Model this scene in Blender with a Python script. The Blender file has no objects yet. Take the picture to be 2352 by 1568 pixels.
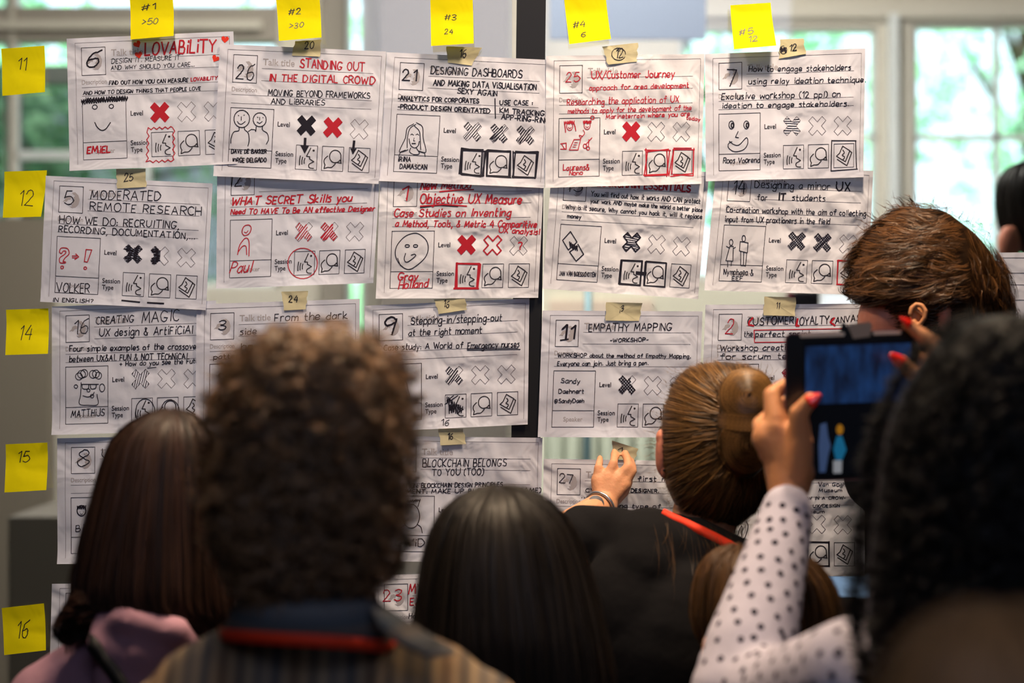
import bpy, math, random
import numpy as np
from mathutils import Vector, Matrix
random.seed(7); rng = np.random.default_rng(7)
sc = bpy.context.scene
COL = sc.collection
# ---------------------------------------------------------------- camera, sky, sun, lamps, exposure
F, D, CZ = 4225.0, 3.0, 1.65          # focal length in pixels, distance to the glass wall, eye height
cam = bpy.data.objects.new('camera', bpy.data.cameras.new('camera')); COL.objects.link(cam)
cam.location = (0, -D, CZ); cam.rotation_euler = (math.pi/2, 0, 0)
cam.data.sensor_width = 36; cam.data.lens = F*36/2352
cam.data.clip_start = .05; cam.data.clip_end = 200
cam.data.dof.use_dof = True; cam.data.dof.focus_distance = 3.0; cam.data.dof.aperture_fstop = 2.2
sc.camera = cam
w = bpy.data.worlds.new('sky'); sc.world = w; w.use_nodes = True
bg = w.node_tree.nodes['Background']; bg.inputs[0].default_value = (.66, .86, 1, 1); bg.inputs[1].default_value = 4.6
sun = bpy.data.objects.new('sun', bpy.data.lights.new('sun', 'SUN')); COL.objects.link(sun)
sun.data.energy = 14; sun.data.angle = .02; sun.data.color = (1, .95, .85)
sun.rotation_euler = (math.radians(48), 0, math.radians(18))      # comes over the roof from behind the camera on to the trees
def area(name, loc, size, energy, color, target=None, spread=None):
    l = bpy.data.lights.new(name, 'AREA'); l.energy = energy; l.size = size; l.color = color
    if spread: l.spread = math.radians(spread)
    o = bpy.data.objects.new(name, l); COL.objects.link(o); o.location = loc
    t = Vector(target) if target else Vector((loc[0], loc[1], 0))
    o.rotation_euler = (t - Vector(loc)).to_track_quat('-Z', 'Y').to_euler()
    return o
area('ceiling_spot', (.5, -.5, 3.0), .14, 13, (1, .76, .52), (.28, -.25, 1.7), 110)
area('ceiling_spot_left', (-.55, -.75, 3.0), .2, 7, (1, .80, .6), (-.45, -.3, 1.7), 110)
area('hair_rim_light', (-.12, -.72, 3.0), .16, 5, (1, .72, .45), (-.2, -.85, 1.7), 60)  # added narrow light for warm hair rims, kept off the wall
area('cool_front_fill', (.2, -2.9, 2.98), 1.4, 14, (.62, .71, 1), (0, 0, 1.9))  # added bluish fill from the camera side, not a known fixture
area('back_room_fill', (0, 2.2, 3.5), 1.6, 190, (1, .95, .88), (0, 3.2, 1.5))  # added fill that brightens the back room, no fitting modelled
sc.view_settings.view_transform = 'Standard'; sc.view_settings.look = 'None'
sc.view_settings.gamma = 1; sc.view_settings.use_curve_mapping = False; sc.view_settings.exposure = 0.12
sc.cycles.max_bounces = 6; sc.cycles.diffuse_bounces = 3; sc.cycles.glossy_bounces = 2
sc.cycles.transparent_max_bounces = 12; sc.cycles.transmission_bounces = 3
sc.cycles.sample_clamp_indirect = 4; sc.cycles.caustics_reflective = False; sc.cycles.caustics_refractive = False

# ---------------------------------------------------------------- helpers
def P(px, py, d=D): return np.array(((px-1176)*d/F, d-D, CZ-(py-784)*d/F))
def lin(c):
    if isinstance(c, str): c = tuple(int(c[i:i+2], 16)/255 for i in (0, 2, 4))
    return tuple(x/12.92 if x <= .04045 else ((x+.055)/1.055)**2.4 for x in c)
def mat(name, c, rough=.6, spec=.3, metal=0, bump=0, bscale=20, var=0, emit=0, vcol=False, coat=0, aniso=0, detail=3):
    m = bpy.data.materials.new(name); m.use_nodes = True; nt = m.node_tree; b = nt.nodes['Principled BSDF']
    rgb = lin(c); b.inputs['Base Color'].default_value = (*rgb, 1); b.inputs['Roughness'].default_value = rough
    b.inputs['Specular IOR Level'].default_value = spec; b.inputs['Metallic'].default_value = metal
    if emit: b.inputs['Emission Color'].default_value = (*rgb, 1); b.inputs['Emission Strength'].default_value = emit
    if coat: b.inputs['Coat Weight'].default_value = coat
    tc = nt.nodes.new('ShaderNodeTexCoord')
    if bump:
        n = nt.nodes.new('ShaderNodeTexNoise'); n.inputs['Scale'].default_value = bscale; n.inputs['Detail'].default_value = detail
        nt.links.new(tc.outputs['Object'], n.inputs['Vector'])
        bp = nt.nodes.new('ShaderNodeBump'); bp.inputs['Strength'].default_value = 1; bp.inputs['Distance'].default_value = bump
        nt.links.new(n.outputs['Fac'], bp.inputs['Height']); nt.links.new(bp.outputs['Normal'], b.inputs['Normal'])
    if var or vcol:
        if vcol:
            a = nt.nodes.new('ShaderNodeAttribute'); a.attribute_name = 'v'; src = a.outputs['Fac']
        else:
            n2 = nt.nodes.new('ShaderNodeTexNoise'); n2.inputs['Scale'].default_value = bscale*.5
            nt.links.new(tc.outputs['Object'], n2.inputs['Vector']); src = n2.outputs['Fac']
        r = nt.nodes.new('ShaderNodeMapRange'); r.inputs[3].default_value = 1-var; r.inputs[4].default_value = 1+var
        nt.links.new(src, r.inputs[0])
        mx = nt.nodes.new('ShaderNodeVectorMath'); mx.operation = 'SCALE'; mx.inputs[0].default_value = rgb
        nt.links.new(r.outputs[0], mx.inputs[3]); nt.links.new(mx.outputs[0], b.inputs['Base Color'])
    return m
def link(o, parent=None):
    COL.objects.link(o)
    if parent is not None: o.parent = parent
    return o
def mesh(name, V, Fc, m, parent=None, smooth=True, attr=None):
    """V world coordinates; the object's origin is its parent's, or its own centre."""
    V = np.asarray(V, dtype=np.float64).reshape(-1, 3)
    org = np.array(parent['org']) if parent is not None else V.mean(0)
    me = bpy.data.meshes.new(name)
    if isinstance(Fc, np.ndarray):
        n, k = Fc.shape
        me.vertices.add(len(V)); me.vertices.foreach_set('co', (V-org).ravel())
        me.loops.add(n*k); me.loops.foreach_set('vertex_index', Fc.ravel().astype(np.int32))
        me.polygons.add(n); me.polygons.foreach_set('loop_start', np.arange(0, n*k, k, dtype=np.int32))
        me.update(calc_edges=True)
    else:
        me.from_pydata((V-org).tolist(), [], [list(map(int, f)) for f in Fc])
    me.materials.append(m)
    if smooth: me.polygons.foreach_set('use_smooth', np.ones(len(me.polygons), bool))
    if attr is not None:
        at = me.attributes.new('v', 'FLOAT', 'POINT'); at.data.foreach_set('value', np.asarray(attr, dtype=np.float32))
    o = bpy.data.objects.new(name, me); link(o, parent); 
    if parent is None: o.location = org; o['org'] = org.tolist()
    else: o['org'] = org.tolist()
    return o
def tag(o, label=None, cat=None, group=None, kind=None):
    if label: o['label'] = label
    if cat: o['category'] = cat
    if group: o['group'] = group
    if kind: o['kind'] = kind
    return o
def empty(name, loc, label=None, cat=None, group=None):
    o = bpy.data.objects.new(name, None); link(o); o.location = loc; o['org'] = [float(x) for x in loc]
    return tag(o, label, cat, group)
BOXF = [(0,1,3,2),(4,6,7,5),(0,4,5,1),(2,3,7,6),(0,2,6,4),(1,5,7,3)]
def boxv(a, b):
    x0, y0, z0 = a; x1, y1, z1 = b
    return [(x, y, z) for x in (x0, x1) for y in (y0, y1) for z in (z0, z1)]
def box(name, a, b, m, parent=None, bevel=0):
    o = mesh(name, boxv(a, b), BOXF, m, parent, smooth=False)
    if bevel:
        bv = o.modifiers.new('b', 'BEVEL'); bv.width = bevel; bv.segments = 3
    return o
def pbox(name, x0, y0, x1, y1, d0, d1, m, parent=None, bevel=0):
    """box whose front face covers the pixel rectangle at distance d0"""
    A = P(x0, y1, d0); B = P(x1, y0, d0)
    return box(name, (A[0], d0-D, A[2]), (B[0], d1-D, B[2]), m, parent, bevel)

# ---------------------------------------------------------------- the setting
M_wall = mat('cream_plaster', 'd2cbbe', .9, .1, bump=.002, bscale=60)
M_wall2 = mat('grey_plaster', 'a29a90', .9, .1, bump=.002, bscale=40)
M_col = mat('column_paint', '77706b', .8, .2)
M_white = mat('white_paint', 'e4e8e8', .5, .3)
M_floor = mat('grey_floor', '5a5550', .5, .3, var=.15, bscale=8)
M_ceil = mat('ceiling_paint', 'b9b4ac', .9, .1)
M_black = mat('black_metal', '121214', .45, .4)
def structure(o): o['kind'] = 'structure'; return o
W0, W1 = -3.4, 3.8
structure(box('floor', (W0, -5, -.1), (W1, 4.9, 0), M_floor))
structure(box('ceiling', (W0, -5, 3.1), (W1, -.02, 3.2), M_ceil))
structure(box('ceiling_back_room', (W0, -.02, 3.75), (W1, 4.9, 3.85), M_ceil))
structure(box('wall_left', (W0-.1, -5, 0), (W0, 4.9, 3.85), M_wall2))
structure(box('wall_right', (W1, -5, 0), (W1+.1, 4.9, 3.85), M_wall2))
structure(box('wall_behind_camera', (W0, -5.1, 0), (W1, -5, 3.2), M_wall2))
structure(box('wall_above_glass', (W0, -.06, 2.62), (W1, .06, 3.75), M_wall2))
# far wall with window openings, distance 7.5..7.6
FD, FT = 7.5, 7.65
def zpx(y, d=FD): return CZ-(y-784)*d/F
def xpx(x, d=FD): return (x-1176)*d/F
wins = [(-330, -230, 22, 660, 'l'), (32, -230, 640, 660, 'l'), (795, -230, 838, 860, 's'), (1560, 64, 2014, 640, 'r'), (2098, 56, 2460, 640, 'r')]
xs = sorted({W0, W1} | {xpx(v) for a in wins for v in (a[0], a[2])})
V, Fc = [], []
def addbox(a, b):
    n = len(V); V.extend(boxv(a, b)); Fc.extend([tuple(n+i for i in f) for f in BOXF])
for a, b in zip(xs[:-1], xs[1:]):
    hit = [wn for wn in wins if xpx(wn[0]) <= (a+b)/2 <= xpx(wn[2])]
    if not hit: addbox((a, FD-D, 0), (b, FT-D, 3.75)); continue
    wn = hit[0]; addbox((a, FD-D, 0), (b, FT-D, zpx(wn[3]))); addbox((a, FD-D, zpx(wn[1])), (b, FT-D, 3.75))
structure(mesh('wall_far', V, Fc, M_wall, smooth=False))
def glass_mat(name, tint, refl=.05, rough=.02):
    m = bpy.data.materials.new(name); m.use_nodes = True; nt = m.node_tree; nt.nodes.clear()
    o = nt.nodes.new('ShaderNodeOutputMaterial'); t = nt.nodes.new('ShaderNodeBsdfTransparent'); g = nt.nodes.new('ShaderNodeBsdfGlossy')
    t.inputs[0].default_value = (*tint, 1); g.inputs['Roughness'].default_value = rough
    mx = nt.nodes.new('ShaderNodeMixShader'); fr = nt.nodes.new('ShaderNodeFresnel'); fr.inputs[0].default_value = 1.45
    mu = nt.nodes.new('ShaderNodeMath'); mu.operation = 'ADD'; mu.inputs[1].default_value = refl
    nt.links.new(fr.outputs[0], mu.inputs[0]); nt.links.new(mu.outputs[0], mx.inputs[0])
    nt.links.new(t.outputs[0], mx.inputs[1]); nt.links.new(g.outputs[0], mx.inputs[2]); nt.links.new(mx.outputs[0], o.inputs[0]); return m
M_pane = glass_mat('window_glass', (.95, 1, .98)); M_dark_pane = glass_mat('dark_window_glass', (.36, .36, .35), .03)
M_glass = glass_mat('partition_glass', (.86, .87, .86), .03)
M_sash = mat('grey_green_sash', '7d8580', .6, .3)
for i, (x0, y0, x1, y1, k) in enumerate(wins):
    w_ = empty('window_%d' % (i+1), (xpx((x0+x1)/2), FD-D, zpx(y1))); structure(w_)
    fr = [(x0, y0, x0+9, y1), (x1-9, y0, x1, y1), (x0, y0, x1, y0+9), (x0, y1-12, x1, y1)]
    for f in fr: pbox('window_frame', f[0], f[1], f[2], f[3], FD+.03, FD+.1, M_white, w_)
    mun = []
    if k == 'l':
        pbox('window_head', x0, 14, x1, 95, FD+.01, FD+.12, M_wall2, w_)
        if x1 > 100:
            mun += [(330, 95, 345, y1), (32, 345, x1, 366)]; pbox('window_sash', x0, 148, x1, 190, FD+.01, FD+.09, M_sash, w_)
    if k == 'r': mun += [(x0, 308, x1, 322), (x0+ (187 if x0 > 2000 else 250), y0, x0+(199 if x0 > 2000 else 260), y1)]
    for f in mun: pbox('muntin', f[0], f[1], f[2], f[3], FD+.03, FD+.08, M_white, w_)
    if k == 'l':
        pbox('window_pane', x0, y0, x1, 150, FD+.06, FD+.064, M_pane, w_)
        o = pbox('window_pane', x0, 150, x1, y1, FD+.06, FD+.064, M_dark_pane, w_)  # grey tinted pane, darker than the one above it
        o['label'] = 'dark tinted glass'
    else: pbox('window_pane', x0, y0, x1, y1, FD+.06, FD+.064, M_pane, w_)
structure(pbox('trim_1', 1540, 8, 2460, 40, FD-.05, FD, M_wall, None))
structure(pbox('trim_2', 2044, 30, 2064, 700, FD-.06, FD, M_white, None))
structure(pbox('trim_3', -330, 46, 600, 66, FD-.04, FD, M_wall, None))
structure(pbox('trim_4', 742, -120, 792, 700, FD-.08, FD, M_wall2, None))
structure(pbox('wall_column', 872, -250, 1168, 1700, 6.9, 7.4, M_col))
# glass partition with its black post
for n_, (a, b) in enumerate(((W0, P(1176, 0)[0]), (P(1250, 0)[0], W1))):
    structure(box('window_%d' % (6+n_), (a, .004, .1), (b, .012, 2.62), M_glass))
q = [P(1192, -420), P(1259, -420), P(1238, 1000), P(1171, 1000)]
q[3] = P(1150, 3000); q[2] = P(1217, 3000)
Vp = [(v[0], y, v[2]) for y in (-.001, .06) for v in q]
structure(mesh('trim_5', Vp, [(0,1,2,3),(4,7,6,5),(0,4,5,1),(1,5,6,2),(2,6,7,3),(3,7,4,0)], M_black, smooth=False))
structure(box('trim_6', (W0, -.02, 0), (W1, .05, .1), M_black)); structure(box('trim_7', (W0, -.02, 2.58), (W1, .05, 2.64), M_black))

# ---------------------------------------------------------------- things in the room behind the glass
o = pbox('roller_screen', 1262, -160, 1622, 90, 5.6, 5.62, mat('blue_grey_screen', '5d6470', .8, .1)); tag(o, 'blue grey roller screen hanging behind the glass right of the black post', 'screen')
pb = empty('wall_cabinet', P(1450, 1700, 6.2), 'low pale cabinet unit standing far behind the glass under the roller screen', 'cabinet')
M_cab = mat('pale_cabinet', 'cfcab9', .6, .3)
pbox('cabinet_body', 1230, 660, 1790, 1800, 6.2, 6.6, M_cab, pb)
pbox('cabinet_panel', 1262, 690, 1500, 980, 6.18, 6.2, mat('pink_beige_panel', 'cdb9aa', .6), pb)
pl = empty('steel_pole', P(1345, 2200, 5.2), 'thin blue grey steel pole standing behind the glass right of the post', 'pole')
def tube(name, pts, r, m, parent=None, n=10, cap=True):
    pts = np.array(pts, float); k = len(pts); r = np.broadcast_to(r, (k,)); V = []
    T = np.gradient(pts, axis=0); T /= np.linalg.norm(T, axis=1)[:, None]+1e-12
    up = np.array((0, 0, 1.)) if abs(T[0][2]) < .9 else np.array((1., 0, 0))
    u = np.cross(T[0], up); u /= np.linalg.norm(u)
    for i in range(k):
        u = u-T[i]*np.dot(u, T[i]); u /= np.linalg.norm(u); v = np.cross(T[i], u)
        for j in range(n):
            a = 2*math.pi*j/n; V.append(pts[i]+r[i]*(math.cos(a)*u+math.sin(a)*v))
    Fc = [(i*n+j, i*n+(j+1) % n, (i+1)*n+(j+1) % n, (i+1)*n+j) for i in range(k-1) for j in range(n)]
    if cap: Fc += [tuple(range(n))[::-1], tuple(range((k-1)*n, k*n))]
    return mesh(name, V, Fc, m, parent)
M_pole = mat('blue_steel', '5c7880', .4, .5, metal=.3)
tube('pole_shaft', [P(1352, 560, 5.2), P(1342, 1900, 5.2)], .011, M_pole, pl, 16); tube('pole_base', [P(1342, 1900, 5.2), P(1342, 1910, 5.2)], .12, M_pole, pl, 20)
# pale curtain with folds low behind the glass
M_curt = mat('pale_green_curtain', '9a9f92', .85, .1)
V, n1 = [], 120
for j in range(2):
    for i in range(n1+1):
        t = i/n1; p = P(1246+330*t, 905 if j == 0 else 2000, 5.9); V.append((p[0], p[1]+.035*math.sin(t*52)+.01*math.sin(t*131), p[2]))
o = mesh('curtain', V, [(i, i+1, n1+2+i, n1+1+i) for i in range(n1)], M_curt); so = o.modifiers.new('s', 'SOLIDIFY'); so.thickness = .004
tag(o, 'pale green folded curtain low behind the glass above the sheet numbered 27', 'curtain')
# table, laptop-like white sheet and dark chair seen under the sheet numbered 14
tb = empty('meeting_table', P(2000, 2300, 5.6), 'white topped meeting table behind the glass beyond the dark haired person', 'table')
A = P(1886, 706, 5.6)
M_top = mat('white_table_top', 'e8eef6', .3, .5)
box('table_top', (A[0], 2.3, A[2]-.03), (A[0]+1.6, 4.3, A[2]+.0), M_top, tb, .004)
for dx in (.08, 1.5):
    for dy in (2.4, 4.2): box('table_leg', (A[0]+dx, dy, 0), (A[0]+dx+.05, dy+.05, A[2]-.03), M_black, tb)
o = pbox('paper_stack', 1888, 672, 1990, 706, 5.65, 5.9, M_top); tag(o, 'white paper stack on the table, seen under the sheet numbered 14', 'paper')
ch = empty('office_chair', P(1840, 2300, 5.4), 'dark office chair with a red edge behind the glass, under the sheet numbered 14', 'chair')
pbox('backrest', 1826, 668, 1884, 830, 5.3, 5.36, mat('dark_fabric', '16151b', .9, .1), ch, .01); pbox('back_edge', 1812, 668, 1826, 830, 5.3, 5.36, mat('dark_red_fabric', '4a1620', .8), ch, .01)
pbox('seat', 1790, 830, 1900, 850, 5.1, 5.5, bpy.data.materials['dark_fabric'], ch, .01)
tube('chair_post', [P(1845, 850, 5.3), P(1845, 2060, 5.3)], .025, M_black, ch); tube('chair_foot', [P(1780, 2080, 5.3), P(1910, 2080, 5.3)], .02, M_black, ch)
lc = empty('storage_cabinet', P(150, 2100, 5.0), 'dark grey storage cabinet behind the glass at lower left', 'cabinet')
M_dk = mat('dark_grey_laminate', '77716a', .7, .2)
pbox('cabinet_body', 18, 1186, 900, 2150, 5.0, 5.5, M_dk, lc, .004)
lw = pbox('room_divider', -500, 500, 112, 2400, 6.6, 6.7, mat('beige_panel', '7f766a', .8, .1)); tag(lw, 'beige room divider panel behind the glass at far left', 'divider')
mo = empty('painted_reflection', P(1940, 2300, 4.2), 'pale blue painted reflection, a glowing panel behind the glass at lower right, beside the dotted sleeve', 'painted_reflection')  # invented glowing panel in place of a bright bluish reflection
pbox('screen', 1880, 1322, 2004, 1370, 4.2, 4.205, mat('glowing_reflection_blue', '9dbbe0', .3, .4, emit=.75), mo); pbox('reflection_backing', 1874, 1300, 2010, 1377, 4.206, 4.23, M_black, mo, .003)  # 'screen' is the self-lit patch that paints the reflection
pbox('lower_panel', 1884, 1378, 1962, 2260, 4.22, 4.3, mat('pinkish_wood', '8a6a5c', .6), mo); pbox('lower_panel', 1963, 1378, 2060, 2260, 4.22, 4.3, mat('dark_panel', '241d1a', .7), mo)

# ---------------------------------------------------------------- trees outside
M_leaf = mat('leaf_green', 'a9d8b2', .6, .2, vcol=True, var=.35); M_bark = mat('bark', '4b3f33', .9, .1, bump=.01, bscale=30)
structure(box('ground', (-14, 4.9, -.4), (14, 24, -.3), mat('lawn', '9cc490', .95, .05, var=.3)))
def tree(x, y, h, r, n, lab):
    t = empty('tree', (x, y, -.3), lab, 'tree')
    tube('trunk', [(x, y, -.3), (x+.05, y, h*.45), (x-.05, y+.1, h*.75)], [.16, .11, .04], M_bark, t, 10)
    for k in range(5):
        a = k*1.3; tube('branch', [(x, y, h*(.35+.07*k)), (x+math.cos(a)*r*.4, y+math.sin(a)*r*.3, h*(.5+.08*k)), (x+math.cos(a)*r*.8, y+math.sin(a)*r*.6, h*(.55+.09*k))], [.05, .03, .01], M_bark, t, 6)
    cl = rng.normal(size=(60, 3)); cl /= np.linalg.norm(cl, axis=1)[:, None]; cl *= rng.uniform(.35, 1, (60, 1)); cl = cl*np.array((r, r*.7, h*.36))+np.array((x, y, h*.62))
    c = cl[rng.integers(0, 60, n)]+rng.normal(size=(n, 3))*.17
    a = rng.normal(size=(n, 3)); a /= np.linalg.norm(a, axis=1)[:, None]; b = np.cross(a, rng.normal(size=(n, 3))); b /= np.linalg.norm(b, axis=1)[:, None]
    s = rng.uniform(.05, .1, (n, 1)); V = np.stack((c-a*s, c+b*s*.5, c+a*s, c-b*s*.5), 1)
    v = np.repeat(rng.uniform(0, 1, n), 4)
    o = mesh('foliage', V, np.arange(4*n).reshape(n, 4), M_leaf, t, False, v); o['kind'] = 'stuff'
tree(-3.4, 9.5, 5.4, 2.0, 3600, 'dense green tree outside the left windows')
tree(-.4, 15, 6.0, 1.9, 2800, 'green tree outside behind the column, left of the black post')
tree(1.4, 9.2, 5.2, 1.2, 1100, 'green tree outside the window right of the yellow note #5')
tree(4.1, 11.6, 6.4, 1.7, 1500, 'light green tree outside the rightmost window')
tree(8.2, 14, 6.5, 2.0, 2500, 'green tree far outside beyond the right edge of the rightmost window')
o = box('hedge', (-12, 19, -.3), (14, 20, 2.4), mat('hedge_green', '8fbf92', .9, .1, bump=.15, bscale=3, var=.5)); tag(o, 'long clipped hedge outside behind the trees', 'hedge')
# ---------------------------------------------------------------- handwriting: single stroke alphabet (x digit, y letter; d = baseline, l = cap height)
G = {'A':'0d3l6d 1g5g','B':'0d0l ~0l3l4j3h0h ~0h4h5f4d0d','C':'~5k3l1k0h1e3d5e','D':'0d0l ~0l3l5j6h5f3d0d','E':'4l0l0d4d 0h3h','F':'4l0l0d 0h3h',
'G':'~6k3l1k0h1e3d5e6g 3g6g','H':'0d0l 5d5l 0h5h','I':'1d1l','J':'~4l4f3d1d0e','K':'0d0l 5l0g5d','L':'0l0d4d','M':'0d1l3f6l7d','N':'0d0l5d5l',
'O':'~3l1k0h1e3d5e6h5k3l','P':'0d0l ~0l3l5j3h0h','Q':'~3l1k0h1e3d5e6h5k3l 3f6c','R':'0d0l ~0l3l5j3h0h 2h5d','S':'~5k3l1k1i3h5g5e3d0e','T':'0l6l 3l3d',
'U':'~0l0g1e3d5e6g6l','V':'0l3d6l','W':'0l2d4j6d8l','X':'0l5d 5l0d','Y':'0l3h6l 3h3d','Z':'0l5l0d5d',
'a':'~4h2i0g0e2d4f 4i4d','b':'0l0d ~0g2i4h4e2d0e','c':'~4h2i0g0e2d4e','d':'~4h2i0g0e2d4e 4l4d','e':'~0f4g3i1i0g0e2d4e','f':'~4k3l2k2d 0i4i',
'g':'~4h2i0g0e2d4f ~4i4b3a1a0b','h':'0l0d ~0g2i4h4d','i':'1d1i 1k1l','j':'~2i2b1a0b 2k2l','k':'0l0d 3i0f4d','l':'1l1d','m':'0i0d ~0h1i3h3d ~3h5i6h6d',
'n':'0i0d ~0g2i4h4d','o':'~2i0h0e2d4e4h2i','p':'0i0a ~0h2i4h4e2d0e','q':'~4h2i0g0e2d4e 4i4a','r':'0i0d ~0g1i3i','s':'~3i1i0h2g3e2d0d','t':'~1l1e2d3d 0i3i',
'u':'~0i0e2d4f 4i4d','v':'0i2d4i','w':'0i1d3h5d6i','x':'0i4d 4i0d','y':'0i2d 4i1a','z':'0i4i0d4d',
'0':'~2l0j0f2d4f4j2l','1':'0j2l2d','2':'~0j1l3l4j3h0d 0d5d','3':'~0k2l4k3i1h ~1h4g4e2d0e','4':'3l0g5g 4j4d','5':'4l1l0h ~0h3i5g4e2d0e','6':'~4l1j0f1d3d4f3h0g',
'7':'0l5l2d','8':'~2h0j2l4j2h0f2d5f2h','9':'~4j2l0j1h4j 4k3d','.':'1d1e',',':'1d0b',':':'0e1e 0h1h','!':'1l1f 1d1e','?':'~0k2l4k3h2g2f 2d2e',
'-':'0g3g','+':'0g4g 2e2i','(':'~2l0j0e2c','_':'1d1l 0l2l 0d2d',')':'~0l2j2e0c','/':'0c4l','&':'~5d1k2l3k0f1d3d5g','#':'1d2l 4d5l 0f5g 0i6j','>':'0k4h0e',
"'":'0l0j','"':'0l0j 2l2j','@':'~4h2h2f4f4h5e7g5k2k0h1d4c','|':'0d0l'}
def spl(p, n=5):
    p = np.array(p, float)
    if len(p) < 3: return p
    q = np.vstack((2*p[0]-p[1], p, 2*p[-1]-p[-2])) if np.linalg.norm(p[0]-p[-1]) > .6 else np.vstack((p[-2], p, p[1]))
    out = []
    for i in range(1, len(q)-2):
        for t in np.linspace(0, 1, n, endpoint=False):
            a, b, c, d = q[i-1:i+3]; out.append(.5*((2*b)+(c-a)*t+(2*a-5*b+4*c-d)*t*t+(3*b-a-3*c+d)*t**3))
    out.append(p[-1]); return np.array(out)
GL = {}
for ch_, s_ in G.items():
    L = []
    for st_ in s_.split():
        sm = st_[0] == '~'; st_ = st_.lstrip('~')
        p = [(int(st_[i]), ord(st_[i+1])-100) for i in range(0, len(st_), 2)]
        L.append(spl(p, 5) if sm else np.array(p, float))
    GL[ch_] = (L, max(p[:, 0].max() for p in L))
class Ink:
    """flat strokes laid on a surface; px = pixel coordinates on the wall plane"""
    def __init__(s): s.V = []; s.F = []
    def line(s, pts, w, closed=False):
        p = np.array(pts, float)
        if closed: p = np.vstack((p, p[0]))
        if len(p) < 2: return
        sg = np.diff(p, axis=0); ln = np.hypot(sg[:, 0], sg[:, 1]); sg = sg/np.maximum(ln, 1e-6)[:, None]; cut = [i+1 for i in range(len(sg)-1) if sg[i] @ sg[i+1] < .55 and ln[i] > .4*w and ln[i+1] > .4*w]
        if cut:
            for a, b in zip([0]+cut, cut+[len(p)-1]): s.line(p[a:b+1], w)
            return
        # subdivide long segments so that they follow the paper
        out = [p[0]]
        for a, b in zip(p[:-1], p[1:]):
            n = max(1, int(np.hypot(*(b-a))//14))
            for k in range(1, n+1): out.append(a+(b-a)*k/n)
        p = np.array(out); t = np.gradient(p, axis=0); l = np.hypot(t[:, 0], t[:, 1]); l[l == 0] = 1; t /= l[:, None]
        nrm = np.stack((-t[:, 1], t[:, 0]), 1)*w/2
        p[0] -= t[0]*w*.3; p[-1] += t[-1]*w*.3
        n0 = len(s.V); s.V += [v for a, b in zip(p+nrm, p-nrm) for v in (a, b)]
        s.F += [(n0+2*i, n0+2*i+1, n0+2*i+3, n0+2*i+2) for i in range(len(p)-1)]
    def fill(s, pts):
        n0 = len(s.V); s.V += [np.array(p, float) for p in pts]; s.F.append(tuple(range(n0, n0+len(pts))))
    def text(s, txt, x0, y0, x1, y1, h, w, slant=.08, jit=1.0):
        total = 0; adv = []
        for c in txt:
            if c == ' ': adv.append(4.9); total += 4.9; continue
            a = GL[c][1]+1.9; adv.append(a); total += a
        total -= 1.9; sx = (x1-x0)/total; sy = h/8; dy = (y1-y0)/(x1-x0+1e-9); cur = 0
        for c, a in zip(txt, adv):
            if c != ' ':
                r = random.uniform(-.05, .05)*jit; js = 1+random.uniform(-.08, .08)*jit; oy = random.uniform(-.04, .04)*h*jit; sl = slant+random.uniform(-.05, .05)*jit
                for L in GL[c][0]:
                    g = L.copy(); gx = g[:, 0]*sx*js+g[:, 1]*sy*sl; gy = -g[:, 1]*sy*js
                    X = x0+cur*sx+gx; Y = y0+(X-x0)*dy+gy+oy+(g[:, 0]*sx)*r
                    wob = rng.normal(size=(len(g), 2))*.012*h*jit
                    s.line(np.stack((X, Y), 1)+wob, w*random.uniform(.88, 1.12))
            cur += a
    def build(s, name, surf, lift, m, parent):
        if not s.F: return None
        px = np.array(s.V); pos = surf(px[:, 0], px[:, 1], lift)
        o = mesh(name, pos, s.F, m, parent, smooth=False); o['kind'] = 'stuff'; return o
def bil(c, u, v):
    c = np.array(c, float); u = np.asarray(u, float)[..., None]; v = np.asarray(v, float)[..., None]
    return (1-v)*((1-u)*c[0]+u*c[1])+v*((1-u)*c[3]+u*c[2])
def onwall(px, py, off):
    px = np.asarray(px, float); py = np.asarray(py, float); s = D/F
    return np.stack(((px-1176)*s, -np.asarray(off)+0*px, CZ-(py-784)*s), -1)

def paper_mat(name, c, tr=.12, crumple=1.0):
    m = mat(name, c, .8, .1); nt = m.node_tree; b = nt.nodes['Principled BSDF']
    tc = nt.nodes.new('ShaderNodeTexCoord'); last = None
    for sc_, ds, det in ((6, .019*crumple, 2), (15, .0060*crumple, 2), (60, .0005*crumple, 2)):
        n = nt.nodes.new('ShaderNodeTexNoise'); n.inputs['Scale'].default_value = sc_; n.inputs['Detail'].default_value = det
        if sc_ < 30: n.inputs['Distortion'].default_value = 1.2
        nt.links.new(tc.outputs['Object'], n.inputs['Vector'])
        bp = nt.nodes.new('ShaderNodeBump'); bp.inputs['Distance'].default_value = ds
        nt.links.new(n.outputs['Fac'], bp.inputs['Height'])
        if last: nt.links.new(last.outputs['Normal'], bp.inputs['Normal'])
        last = bp
    nt.links.new(last.outputs['Normal'], b.inputs['Normal'])
    tl = nt.nodes.new('ShaderNodeBsdfTranslucent'); tl.inputs[0].default_value = (*lin(c), 1)
    mx = nt.nodes.new('ShaderNodeMixShader'); mx.inputs[0].default_value = tr
    nt.links.new(b.outputs[0], mx.inputs[1]); nt.links.new(tl.outputs[0], mx.inputs[2]); nt.links.new(mx.outputs[0], nt.nodes['Material Output'].inputs[0])
    return m
M_paper = [paper_mat('white_paper_%s' % k, c, .14, q) for k, c, q in (('a', 'd8dbec', 1), ('b', 'd5d9ec', .8), ('c', 'dadcea', 1.3))]
M_note = paper_mat('yellow_note_paper', 'e8dc08', .2, .5)
M_tape = paper_mat('masking_tape', 'd9d3b4', .3, .7)
M_print = mat('black_print', '2b2730', .6, .2); M_grey = mat('grey_print', 'a8a5ae', .7, .1)
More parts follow.
